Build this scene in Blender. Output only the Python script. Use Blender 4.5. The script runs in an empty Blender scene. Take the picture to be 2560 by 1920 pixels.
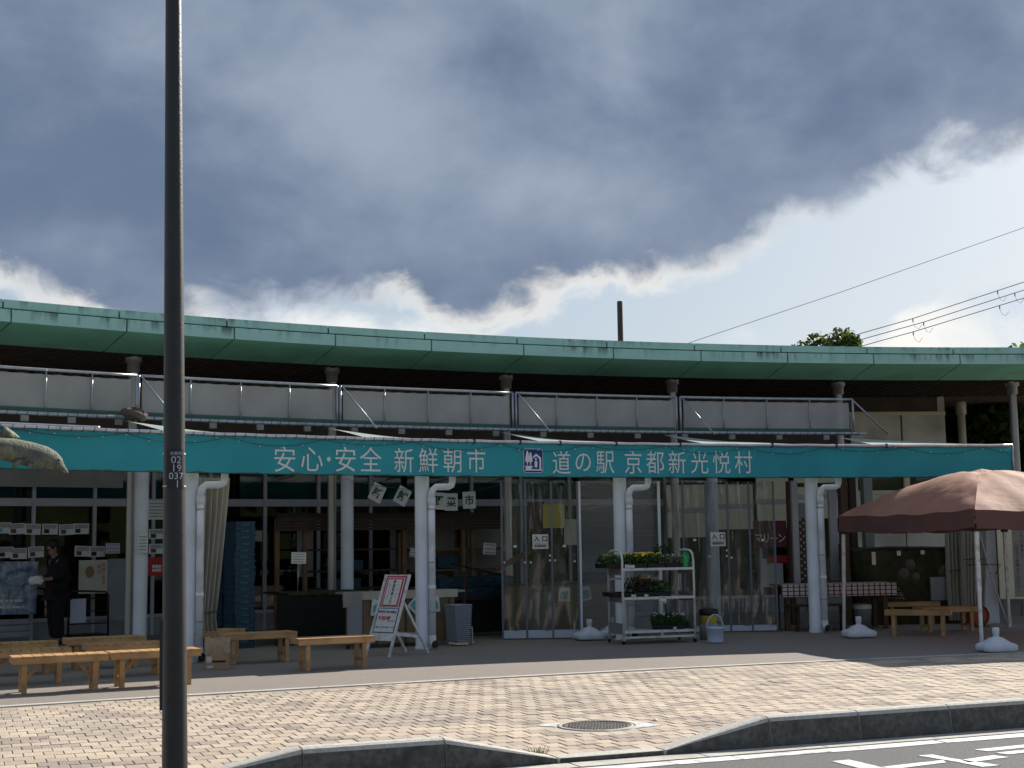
import bpy, bmesh, math, random
from mathutils import Vector, Matrix
random.seed(7)
R_ = math.radians
sc = bpy.context.scene
COL = sc.collection

# ------------------------------------------------------------------ camera
FPX, YH, ROLL, EYE = 3500., 1356., .014, 1.5      # focal length and horizon of a 2560 px wide frame
PITCH = math.atan((YH - 960) / FPX)
cr, sr, cp, sp = math.cos(ROLL), math.sin(ROLL), math.cos(PITCH), math.sin(PITCH)
cam_d = bpy.data.cameras.new('camera'); cam = bpy.data.objects.new('camera', cam_d); COL.objects.link(cam)
cam_d.sensor_width = 36; cam_d.lens = 36 * FPX / 2560; cam_d.clip_start = .1; cam_d.clip_end = 3000
ax = Vector((cr, sp * sr, -cp * sr)); ay = Vector((sr, -cr * sp, cr * cp)); az = Vector((0, -cp, -sp))
cam.matrix_world = Matrix(((ax.x, ay.x, az.x, 0), (ax.y, ay.y, az.y, 0), (ax.z, ay.z, az.z, EYE), (0, 0, 0, 1)))
sc.camera = cam

def ray(px, py):
    u = (px - 1280) / FPX; v = (960 - py) / FPX
    a = u * cr + v * sr; b = -u * sr + v * cr
    return (a, cp - b * sp, sp + b * cp)

# ------------------------------------------------------------------ world, sun, exposure
SUN_EL, SUN_AZ = R_(31.5), R_(38)
w = bpy.data.worlds.new('World'); sc.world = w; w.use_nodes = True
nt = w.node_tree; nt.nodes.clear()
def N(t, **k):
    n = nt.nodes.new(t)
    for a, b in k.items(): setattr(n, a, b)
    return n
def LK(a, b): nt.links.new(a, b)
def MA(op, a, b=None, clamp=False):
    n = N('ShaderNodeMath', operation=op); n.use_clamp = clamp
    for i, x in enumerate((a, b)):
        if x is None: continue
        if isinstance(x, (int, float)): n.inputs[i].default_value = x
        else: LK(x, n.inputs[i])
    return n.outputs[0]
def MIXC(f, a, b):
    n = N('ShaderNodeMix', data_type='RGBA')
    for s, x in ((n.inputs[0], f), (n.inputs[6], a), (n.inputs[7], b)):
        if isinstance(x, (int, float)): s.default_value = x
        elif isinstance(x, tuple): s.default_value = (*x, 1)
        else: LK(x, s)
    return n.outputs[2]
def FCURVE(x, pts):
    n = N('ShaderNodeFloatCurve'); c = n.mapping.curves[0]
    pts = sorted(pts)
    c.points[0].location = pts[0]; c.points[1].location = pts[-1]
    for p in pts[1:-1]: c.points.new(*p)
    n.mapping.update(); LK(x, n.inputs[1]); return n.outputs[0]
def SMOOTH(x, a, b):
    n = N('ShaderNodeMapRange', interpolation_type='SMOOTHSTEP'); LK(x, n.inputs[0])
    n.inputs[1].default_value = a; n.inputs[2].default_value = b; return n.outputs[0]
sky = N('ShaderNodeTexSky', sky_type='NISHITA'); sky.sun_disc = False
sky.sun_elevation = SUN_EL; sky.sun_rotation = SUN_AZ; sky.air_density = 1.0; sky.dust_density = 2.2; sky.ozone_density = 1.4
tc = N('ShaderNodeTexCoord'); sep = N('ShaderNodeSeparateXYZ'); LK(tc.outputs['Generated'], sep.inputs[0])
azi = MA('ARCTAN2', sep.outputs[0], sep.outputs[1]); ele = MA('ARCSINE', sep.outputs[2])
def dirpt(px, py):
    d = ray(px, py); return (math.atan2(d[0], d[1]) + .6) / 1.2, math.atan2(d[2], math.hypot(d[0], d[1])) / .6
# clouds are laid out on the sky dome by azimuth and elevation
pv = N('ShaderNodeCombineXYZ'); LK(MA('MULTIPLY', azi, 1.0), pv.inputs[0]); LK(MA('MULTIPLY', ele, 1.35), pv.inputs[1])
def NOISE(scale, detail=8, rough=.55, dist=0., off=(0, 0, 0)):
    m = N('ShaderNodeMapping'); LK(pv.outputs[0], m.inputs[0]); m.inputs[1].default_value = off
    n = N('ShaderNodeTexNoise'); LK(m.outputs[0], n.inputs['Vector'])
    n.inputs['Scale'].default_value = scale; n.inputs['Detail'].default_value = detail
    n.inputs['Roughness'].default_value = rough; n.inputs['Distortion'].default_value = dist
    return n.outputs[0]
tpos = MA('DIVIDE', MA('ADD', azi, .6), 1.2, True)
edge = MA('MULTIPLY', FCURVE(tpos, [(0, .36)] + [dirpt(*q) for q in [(0, 640), (180, 690), (380, 770), (560, 735), (800, 712), (1000, 700), (1120, 770), (1270, 735), (1420, 690), (1600, 655), (1800, 585), (1960, 500), (2160, 440), (2350, 360), (2560, 320)]] + [(.88, .56), (1, .40)]), .6)  # unseen cloud right of the view is lowered to cut ambient light
n1 = NOISE(8.5, 8, .53, .15); n2 = NOISE(3.2, 6, .45, .1, (3.1, 1.7, 0)); n3 = NOISE(26, 6, .6, .2, (7, 2, 0)); n4 = NOISE(6., 8, .55, .15, (1.3, 8.2, 2))
sd = MA('ADD', MA('SUBTRACT', ele, edge), .014)
sd = MA('ADD', sd, MA('MULTIPLY', MA('SUBTRACT', n1, .5), .085))
sd = MA('ADD', sd, MA('MULTIPLY', MA('SUBTRACT', NOISE(22, 8, .6, .6, (5, 9, 1)), .5), .045))
sd = MA('ADD', sd, MA('MULTIPLY', MA('SUBTRACT', n3, .5), .022))
cover = SMOOTH(sd, -.014, .006)
body = SMOOTH(sd, -.006, .020)
tone = MA('ADD', MA('MULTIPLY', n2, .62), MA('MULTIPLY', n4, .55))
dark = MIXC(SMOOTH(tone, .44, .76), (.155, .212, .325), (.37, .44, .565))
dark = MIXC(MA('MULTIPLY', SMOOTH(n1, .52, .78), .30), dark, (.46, .53, .64))
rimc = MIXC(SMOOTH(NOISE(5.2, 4, .5, .2, (2.2, 5.1, 0)), .42, .58), (.55, .61, .70), (1.0, .98, .93))
cloud = MIXC(body, rimc, dark)
low = MA('MULTIPLY', FCURVE(tpos, [(0, .06), (.2, .10), dirpt(300, 860), dirpt(520, 760), dirpt(900, 770), dirpt(1180, 840), (.55, .05), dirpt(1760, 900), dirpt(1860, 848), dirpt(1960, 870), dirpt(2150, 845), dirpt(2280, 760), dirpt(2420, 695), dirpt(2540, 715), (.92, .2), (1, .12)]), .6)
ld = MA('SUBTRACT', low, ele)
ld = MA('ADD', ld, MA('ADD', MA('MULTIPLY', MA('SUBTRACT', NOISE(16, 9, .62, .3, (4, 4, 0)), .5), .05), MA('MULTIPLY', MA('SUBTRACT', n3, .5), .02)))
cum = MA('MULTIPLY', SMOOTH(ld, -.004, .012), MA('ADD', .62, MA('MULTIPLY', SMOOTH(n1, .35, .6), .38)))
cumc = MIXC(SMOOTH(NOISE(12, 7, .55, .2, (9, 1, 3)), .35, .62), (.66, .74, .84), (.98, .97, .93))
bg1 = N('ShaderNodeBackground'); LK(sky.outputs[0], bg1.inputs[0]); bg1.inputs[1].default_value = .05
pale = N('ShaderNodeBackground'); pale.inputs[0].default_value = (.60, .74, .89, 1); pale.inputs[1].default_value = .50
veil = N('ShaderNodeMixShader'); veil.inputs[0].default_value = .62; LK(bg1.outputs[0], veil.inputs[1]); LK(pale.outputs[0], veil.inputs[2])
bg2 = N('ShaderNodeBackground'); LK(cumc, bg2.inputs[0]); bg2.inputs[1].default_value = .58
bg3 = N('ShaderNodeBackground'); LK(cloud, bg3.inputs[0]); bg3.inputs[1].default_value = .535
m1 = N('ShaderNodeMixShader'); LK(cum, m1.inputs[0]); LK(veil.outputs[0], m1.inputs[1]); LK(bg2.outputs[0], m1.inputs[2])
m2 = N('ShaderNodeMixShader'); LK(cover, m2.inputs[0]); LK(m1.outputs[0], m2.inputs[1]); LK(bg3.outputs[0], m2.inputs[2])
wo = N('ShaderNodeOutputWorld'); LK(m2.outputs[0], wo.inputs[0])
S = Vector((math.sin(SUN_AZ) * math.cos(SUN_EL), math.cos(SUN_AZ) * math.cos(SUN_EL), math.sin(SUN_EL)))
sl = bpy.data.lights.new('sun', 'SUN'); sl.energy = 5.0; sl.angle = R_(.55); sl.color = (1, .94, .84)
so = bpy.data.objects.new('sun', sl); COL.objects.link(so); so.location = S * 60; so.rotation_euler = S.to_track_quat('Z', 'Y').to_euler()
vs = sc.view_settings; vs.view_transform = 'Standard'; vs.look = 'None'; vs.exposure = 0.8; vs.gamma = 1; vs.use_curve_mapping = False
sc.cycles.use_denoising = True; sc.cycles.max_bounces = 8; sc.cycles.transparent_max_bounces = 16
sc.cycles.sample_clamp_indirect = 6

# ------------------------------------------------------------------ where things stand
# The market front is an arc of radius RC round AC, hollow side to the road. d = metres behind the row of white posts.
AC = Vector((11.652, -4.29)); RC = 27.865
def G(px, py, z=0.):
    d = ray(px, py); t = (z - EYE) / d[2]; return Vector((d[0] * t, d[1] * t, z))
def at(px, py, D):
    d = ray(px, py); t = D / d[1]; return Vector((d[0] * t, D, EYE + d[2] * t))
def on(px, py, d):
    dx, dy, dz = ray(px, py); RR = RC + d
    a = dx * dx + dy * dy; b = -2 * (dx * AC.x + dy * AC.y); c = AC.length_squared - RR * RR
    t = (-b + math.sqrt(b * b - 4 * a * c)) / (2 * a); return Vector((dx * t, dy * t, EYE + dz * t))
def ang(px, d=0., py=1350): p = on(px, py, d); return math.atan2(p.y - AC.y, p.x - AC.x)
def arc(phi, d, z=0.): return Vector((AC.x + (RC + d) * math.cos(phi), AC.y + (RC + d) * math.sin(phi), z))
def head(phi): return phi - math.pi / 2                 # rz of a thing whose local x runs right along the front
def zof(py, D, px=1280): return at(px, py, D).z
TH = R_(21.5); UX, UY = math.cos(TH), math.sin(TH)      # kerb, gutter and paving run this way
def uv(u, v, z=0.): return Vector((u * UX - v * UY, u * UY + v * UX, z))
def to_uv(p): return p.x * UX + p.y * UY, -p.x * UY + p.y * UX

# ------------------------------------------------------------------ materials
MATS = {}
def mat(name, c1, c2=None, scale=6., rough=.7, bump=0., bscale=None, metal=0., spec=.4, stretch=(1, 1, 1), detail=5, c3=None, s3=2., alpha=None, trans=0., sheen=0., rnd=0., coord='Object', emit=None, contrast=(.35, .65)):
    if name in MATS: return MATS[name]
    m = bpy.data.materials.new(name); m.use_nodes = True; MATS[name] = m
    t = m.node_tree; b = t.nodes['Principled BSDF']; L = t.links.new
    def nn(k, **kw):
        n = t.nodes.new(k)
        for a, v in kw.items(): setattr(n, a, v)
        return n
    b.inputs['Roughness'].default_value = rough; b.inputs['Metallic'].default_value = metal
    b.inputs['Specular IOR Level'].default_value = spec
    col = None
    tcn = nn('ShaderNodeTexCoord'); mp = nn('ShaderNodeMapping'); L(tcn.outputs[coord], mp.inputs[0]); mp.inputs[3].default_value = stretch
    if c2 is not None:
        n = nn('ShaderNodeTexNoise'); L(mp.outputs[0], n.inputs['Vector']); n.inputs['Scale'].default_value = scale; n.inputs['Detail'].default_value = detail
        r = nn('ShaderNodeMapRange'); L(n.outputs[0], r.inputs[0]); r.inputs[1].default_value = contrast[0]; r.inputs[2].default_value = contrast[1]
        x = nn('ShaderNodeMix', data_type='RGBA'); L(r.outputs[0], x.inputs[0]); x.inputs[6].default_value = (*c1, 1); x.inputs[7].default_value = (*c2, 1); col = x.outputs[2]
        if c3 is not None:
            n = nn('ShaderNodeTexNoise'); L(tcn.outputs[coord], n.inputs['Vector']); n.inputs['Scale'].default_value = s3; n.inputs['Detail'].default_value = 6
            r = nn('ShaderNodeMapRange'); L(n.outputs[0], r.inputs[0]); r.inputs[1].default_value = .48; r.inputs[2].default_value = .72
            x2 = nn('ShaderNodeMix', data_type='RGBA'); L(r.outputs[0], x2.inputs[0]); L(col, x2.inputs[6]); x2.inputs[7].default_value = (*c3, 1); col = x2.outputs[2]
    if rnd:
        oi = nn('ShaderNodeObjectInfo'); gi = nn('ShaderNodeNewGeometry'); ad = nn('ShaderNodeMath', operation='ADD'); fr = nn('ShaderNodeMath', operation='FRACT')
        L(oi.outputs['Random'], ad.inputs[0]); L(gi.outputs['Random Per Island'], ad.inputs[1]); L(ad.outputs[0], fr.inputs[0])
        mr = nn('ShaderNodeMapRange'); L(fr.outputs[0], mr.inputs[0]); mr.inputs[3].default_value = 1 - rnd; mr.inputs[4].default_value = 1 + rnd
        hs = nn('ShaderNodeHueSaturation'); L(mr.outputs[0], hs.inputs['Value'])
        if col is None: hs.inputs['Color'].default_value = (*c1, 1)
        else: L(col, hs.inputs['Color'])
        col = hs.outputs[0]
    if col is None: b.inputs['Base Color'].default_value = (*c1, 1)
    else: L(col, b.inputs['Base Color'])
    if bump:
        n = nn('ShaderNodeTexNoise'); L(mp.outputs[0], n.inputs['Vector']); n.inputs['Scale'].default_value = bscale or scale * 4; n.inputs['Detail'].default_value = 4
        bu = nn('ShaderNodeBump'); bu.inputs['Strength'].default_value = bump; bu.inputs['Distance'].default_value = .02; L(n.outputs[0], bu.inputs['Height']); L(bu.outputs[0], b.inputs['Normal'])
    if trans or alpha is not None:
        out = t.nodes['Material Output']; mx = nn('ShaderNodeMixShader'); L(b.outputs[0], mx.inputs[1])
        if trans:
            k = nn('ShaderNodeBsdfTranslucent'); mx.inputs[0].default_value = trans
            if col is None: k.inputs[0].default_value = (*c1, 1)
            else: L(col, k.inputs[0])
        else:
            k = nn('ShaderNodeBsdfTransparent'); mx.inputs[0].default_value = 1 - alpha
        L(k.outputs[0], mx.inputs[2]); L(mx.outputs[0], out.inputs[0])
    return m

def film_mat(name, tint, gloss, rough, haze=0., bump=0., bs=5., stretch=(1, 1, 1), wave=0.):
    """clear vinyl or glass: light passes, the surface mirrors a little, dust scatters a little"""
    m = bpy.data.materials.new(name); m.use_nodes = True; MATS[name] = m
    t = m.node_tree; t.nodes.clear(); L = t.links.new
    out = t.nodes.new('ShaderNodeOutputMaterial'); tr = t.nodes.new('ShaderNodeBsdfTransparent'); tr.inputs[0].default_value = (*tint, 1)
    gl = t.nodes.new('ShaderNodeBsdfGlossy'); gl.inputs[0].default_value = (.9, .92, .95, 1); gl.inputs['Roughness'].default_value = rough
    df = t.nodes.new('ShaderNodeBsdfDiffuse'); df.inputs[0].default_value = (.55, .56, .56, 1)
    fr = t.nodes.new('ShaderNodeFresnel'); fr.inputs[0].default_value = 1.45
    mu = t.nodes.new('ShaderNodeMath'); mu.operation = 'MULTIPLY_ADD'; L(fr.outputs[0], mu.inputs[0]); mu.inputs[1].default_value = 1.; mu.inputs[2].default_value = gloss
    a = t.nodes.new('ShaderNodeMixShader'); b = t.nodes.new('ShaderNodeMixShader')
    a.inputs[0].default_value = haze; L(tr.outputs[0], a.inputs[1]); L(df.outputs[0], a.inputs[2])
    L(mu.outputs[0], b.inputs[0]); L(a.outputs[0], b.inputs[1]); L(gl.outputs[0], b.inputs[2]); L(b.outputs[0], out.inputs[0])
    if bump:
        tcn = t.nodes.new('ShaderNodeTexCoord'); mp = t.nodes.new('ShaderNodeMapping'); L(tcn.outputs['Object'], mp.inputs[0]); mp.inputs[3].default_value = stretch
        n = t.nodes.new('ShaderNodeTexNoise'); L(mp.outputs[0], n.inputs['Vector']); n.inputs['Scale'].default_value = bs; n.inputs['Detail'].default_value = 2; n.inputs['Distortion'].default_value = .8
        bu = t.nodes.new('ShaderNodeBump'); bu.inputs['Strength'].default_value = bump; bu.inputs['Distance'].default_value = .05; L(n.outputs[0], bu.inputs['Height'])
        L(bu.outputs[0], gl.inputs['Normal']); L(bu.outputs[0], fr.inputs['Normal'])
    return m

def stain_mat(name, c1, c2, dirt, z0, z1, amt=.8):
    """painted sheet metal with dark rain streaks that start at its upper edge (z0 lower end, z1 upper end of a streak)"""
    m = bpy.data.materials.new(name); m.use_nodes = True; MATS[name] = m
    t = m.node_tree; b = t.nodes['Principled BSDF']; L = t.links.new
    tcn = t.nodes.new('ShaderNodeTexCoord')
    def noise(sc_, st, det=5):
        mp = t.nodes.new('ShaderNodeMapping'); L(tcn.outputs['Object'], mp.inputs[0]); mp.inputs[3].default_value = st
        n = t.nodes.new('ShaderNodeTexNoise'); L(mp.outputs[0], n.inputs['Vector']); n.inputs['Scale'].default_value = sc_; n.inputs['Detail'].default_value = det; return n.outputs[0]
    def mr(x, a, c, lo=0., hi=1.):
        n = t.nodes.new('ShaderNodeMapRange'); n.inputs[1].default_value = a; n.inputs[2].default_value = c; n.inputs[3].default_value = lo; n.inputs[4].default_value = hi; L(x, n.inputs[0]); return n.outputs[0]
    def mul(x, y):
        n = t.nodes.new('ShaderNodeMath'); n.operation = 'MULTIPLY'; L(x, n.inputs[0])
        if isinstance(y, float): n.inputs[1].default_value = y
        else: L(y, n.inputs[1])
        return n.outputs[0]
    sx = t.nodes.new('ShaderNodeSeparateXYZ'); L(tcn.outputs['Object'], sx.inputs[0])
    base = t.nodes.new('ShaderNodeMix'); base.data_type = 'RGBA'; L(mr(noise(1.3, (1, 1, 1)), .35, .65), base.inputs[0]); base.inputs[6].default_value = (*c1, 1); base.inputs[7].default_value = (*c2, 1)
    st = mul(mul(mr(noise(9., (1, 1, .22), 6), .47, .68), mr(sx.outputs[2], z0, z1)), mr(noise(.9, (1, 1, 1), 2), .40, .62))
    x = t.nodes.new('ShaderNodeMix'); x.data_type = 'RGBA'; L(mul(st, amt), x.inputs[0]); L(base.outputs[2], x.inputs[6]); x.inputs[7].default_value = (*dirt, 1)
    L(x.outputs[2], b.inputs['Base Color']); b.inputs['Roughness'].default_value = .55; b.inputs['Specular IOR Level'].default_value = .3
    return m

mat('asphalt', (.075, .075, .078), (.155, .155, .152), 160, .92, .5, 260, contrast=(.4, .6), c3=(.105, .104, .10), s3=.8)
mat('concrete', (.42, .40, .36), (.50, .48, .43), 14, .9, .35, 120, c3=(.34, .32, .28), s3=3)
mat('kerb_stone', (.58, .56, .51), (.46, .44, .40), 30, .93, .6, 140)
mat('kerb_grime_shade', (.15, .148, .138), (.085, .085, .08), 22, .93, .7, 120, c3=(.06, .062, .058), s3=6)  # kerb face: grime, with the shade of its sunless side put into the colour
mat('walkway', (.20, .174, .155), (.272, .236, .208), 110, .93, .5, 240, contrast=(.38, .62), c3=(.25, .22, .19), s3=.7)
mat('mortar', (.27, .235, .195), (.32, .28, .235), 40, .95, .3)
mat('paver', (.47, .385, .305), (.41, .335, .265), 16, .9, .5, 90, rnd=.17, c3=(.34, .29, .245), s3=.55)
mat('paver_yellow', (.52, .435, .33), (.46, .38, .29), 16, .9, .5, 90, rnd=.10)
mat('paver_dark', (.33, .275, .235), (.28, .23, .195), 16, .9, .5, 90, rnd=.14)
mat('earth', (.16, .15, .10), (.12, .14, .07), 2, .95)
mat('paint', (.72, .72, .70), (.62, .62, .60), 30, .7, .3, 200, c3=(.30, .30, .29), s3=9)
mat('iron', (.10, .095, .09), (.17, .155, .14), 30, .6, .4, metal=.4)
mat('white_post', (.62, .65, .72), (.56, .59, .66), 3, .45, c3=(.44, .44, .43), s3=1.4)
mat('pvc', (.74, .77, .84), (.68, .71, .79), 4, .4, c3=(.40, .41, .42), s3=2.2)
mat('steel_column', (.40, .375, .345), (.33, .31, .285), 4, .38, metal=.55, stretch=(1, 1, .2))
mat('galv', (.42, .44, .47), (.33, .35, .38), 9, .42, metal=.6)
mat('bright_pipe', (.62, .62, .66), (.50, .50, .54), 12, .3, metal=.8)
mat('rope', (.055, .055, .06), None, rough=.9)
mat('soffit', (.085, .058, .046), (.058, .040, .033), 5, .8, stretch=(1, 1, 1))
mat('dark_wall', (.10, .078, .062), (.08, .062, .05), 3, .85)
mat('white_frame', (.40, .39, .41), (.36, .35, .37), 4, .5)
mat('grey_band', (.26, .25, .23), (.22, .21, .195), 3, .6)
mat('beige_panel', (.66, .62, .53), (.59, .55, .46), 1.2, .7, stretch=(3, 3, .35), c3=(.36, .33, .27), s3=1.1)
mat('cream_board', (.68, .63, .47), (.62, .57, .42), 2, .7)
mat('mesh_fabric', (.42, .405, .39), (.33, .32, .31), 1.4, .85, alpha=.86, c3=(.37, .355, .34), s3=.8)
mat('banner_cloth', (.030, .335, .395), (.026, .285, .34), 1.5, .55, spec=.3, bump=.25, bscale=3, trans=.07)
mat('green_strip', (.05, .13, .095), (.04, .10, .075), 3, .7)
mat('letter', (.66, .72, .72), None, rough=.6)
mat('emblem_blue', (.012, .035, .20), None, rough=.5)
mat('emblem_white', (.72, .74, .78), None, rough=.5)
mat('awning_sheet', (.70, .80, .75), (.64, .74, .69), 2, .6, trans=.55)
stain_mat('fascia_upper', (.38, .665, .59), (.34, .60, .53), (.03, .045, .035), 4.80, 4.93, .75)
stain_mat('fascia_lower', (.39, .665, .60), (.35, .60, .54), (.028, .038, .03), 4.62, 4.79, 1.0)
mat('fascia_soffit', (.26, .66, .50), (.22, .58, .43), 1.6, .6, c3=(.19, .48, .36), s3=1.2)
mat('gap', (.012, .014, .013), None, rough=.9)
mat('roof_metal', (.10, .25, .20), (.085, .21, .17), 1, .5)
mat('pole_paint', (.030, .028, .027), (.022, .021, .021), 6, .45, spec=.5, bump=.12, bscale=60)
mat('plate_dark', (.022, .021, .035), None, rough=.5)
mat('pine', (.50, .305, .135), (.40, .225, .092), 3.5, .65, stretch=(1, 9, 9), bump=.15, c3=(.34, .19, .085), s3=5, rnd=.10)
mat('pine_long', (.47, .30, .145), (.37, .215, .095), 3.5, .65, stretch=(1, 9, 9), bump=.15, c3=(.32, .18, .085), s3=5, rnd=.10)
mat('dark_wood', (.050, .026, .015), (.034, .018, .011), 4, .7, stretch=(1, 8, 8))
mat('brown_timber', (.105, .060, .032), (.075, .042, .023), 4, .75, stretch=(8, 8, 1))
mat('shelf_wood', (.17, .085, .038), (.12, .06, .028), 5, .7)
mat('cardboard', (.40, .285, .18), (.34, .24, .15), 6, .85)
mat('paper_bag', (.42, .33, .235), (.36, .28, .20), 8, .9, bump=.4, bscale=16)
mat('paper', (.62, .62, .61), (.56, .56, .55), 7, .8)
mat('ink', (.02, .02, .022), None, rough=.8)
mat('print_grey', (.22, .22, .225), None, rough=.8)
mat('ink_blue', (.03, .05, .16), None, rough=.8)
mat('ink_red', (.45, .02, .03), None, rough=.7)
mat('magenta', (.32, .05, .10), None, rough=.6)
mat('crate_blue', (.010, .045, .080), (.008, .036, .064), 8, .5)
mat('crate_teal', (.016, .085, .105), None, rough=.5)
mat('curtain_cloth', (.47, .445, .385), (.40, .375, .32), 5, .85, stretch=(3, 3, .6), trans=.12)
mat('bamboo', (.20, .145, .085), (.14, .10, .06), 8, .8, stretch=(1, 1, 30))
mat('white_paint', (.66, .66, .66), (.55, .55, .545), 14, .55, c3=(.36, .35, .33), s3=9)
mat('cart_white', (.62, .63, .62), (.54, .55, .54), 12, .5, c3=(.42, .40, .36), s3=6)
mat('cart_panel', (.20, .20, .205), None, rough=.6)
mat('black_plastic', (.012, .012, .012), None, rough=.5)
mat('soil', (.03, .022, .015), None, rough=.95)
mat('leaf_green', (.065, .145, .032), (.045, .105, .025), 20, .55, rnd=.4, trans=.2)
mat('leaf_dark', (.035, .055, .022), (.05, .035, .025), 20, .6, rnd=.4)
mat('leaf_grey', (.16, .19, .13), (.11, .14, .09), 20, .6, rnd=.3)
mat('petal_yellow', (.78, .55, .03), None, rough=.6, rnd=.15)
mat('petal_orange', (.70, .24, .02), None, rough=.6, rnd=.2)
mat('petal_white', (.70, .70, .66), None, rough=.6, rnd=.1)
mat('can_green', (.02, .33, .09), None, rough=.35)
mat('bucket_blue', (.46, .56, .72), (.42, .52, .68), 6, .4)
mat('bucket_yellow', (.50, .38, .07), None, rough=.45)
mat('weight_white', (.60, .64, .70), (.54, .58, .64), 7, .5, bump=.15, bscale=30)
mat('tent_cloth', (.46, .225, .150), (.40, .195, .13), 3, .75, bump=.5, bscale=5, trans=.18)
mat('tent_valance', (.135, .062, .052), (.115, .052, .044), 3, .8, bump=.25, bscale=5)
mat('net_olive', (.022, .022, .008), (.040, .036, .014), 9, .95, bump=.9, bscale=30, c3=(.07, .05, .022), s3=2.2)
mat('noren', (.085, .018, .028), None, rough=.85)
mat('reel_orange', (.33, .055, .015), (.22, .04, .014), 8, .5)
mat('basket_grey', (.26, .30, .37), None, rough=.5)
mat('cloth_black', (.003, .003, .004), (.006, .006, .007), 9, .9)
mat('skin', (.26, .14, .09), None, rough=.6)
mat('hair', (.008, .007, .006), None, rough=.6)
mat('dolphin', (.10, .115, .085), (.20, .21, .145), 14, .8, bump=.8, bscale=45, c3=(.05, .085, .10), s3=4)
mat('glitter', (.60, .60, .52), None, rough=.4)
mat('bark', (.10, .075, .05), (.07, .052, .036), 8, .9, bump=.5)
mat('tree_leaf', (.10, .135, .030), (.060, .095, .022), 3, .6, rnd=.45, trans=.35)
mat('tree_leaf_dark', (.075, .115, .030), (.045, .075, .022), 3, .6, rnd=.55, trans=.6)
mat('wire', (.05, .05, .055), None, rough=.6)
mat('chimney', (.085, .072, .062), (.065, .055, .048), 5, .8)
mat('tarp_brown', (.12, .095, .075), (.09, .07, .055), 6, .9, bump=.5)
mat('poster_blue', (.10, .16, .27), (.42, .45, .48), 6, .7, c3=(.05, .06, .10), s3=9)
mat('poster_yellow', (.46, .42, .30), (.50, .48, .42), 4, .7)
mat('poster_teal', (.05, .30, .28), (.12, .38, .36), 14, .7)
mat('panel_grey', (.24, .25, .28), (.20, .21, .235), 2, .5)
mat('red_sign', (.34, .015, .022), None, rough=.6)
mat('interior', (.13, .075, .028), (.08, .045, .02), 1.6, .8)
mat('interior_goods', (.28, .18, .07), (.05, .035, .02), 5, .8, c3=(.30, .27, .20), s3=4)
mat('plaid_white', (.50, .47, .45), None, rough=.85)
mat('plaid_red', (.16, .035, .045), None, rough=.85)
mat('twine', (.06, .045, .03), None, rough=.9)
film_mat('glass', (.60, .60, .58), .0, .03)
film_mat('vinyl', (.80, .81, .80), .02, .05, .035, .35, 2.4, (2.2, 2.2, .4))
film_mat('polycarb', (.74, .74, .73), .05, .22, .16, .6, 60., (.02, .02, 1))
mat('seam', (.115, .125, .165), None, rough=.6)
mat('hem', (.42, .46, .56), None, rough=.5)

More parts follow.
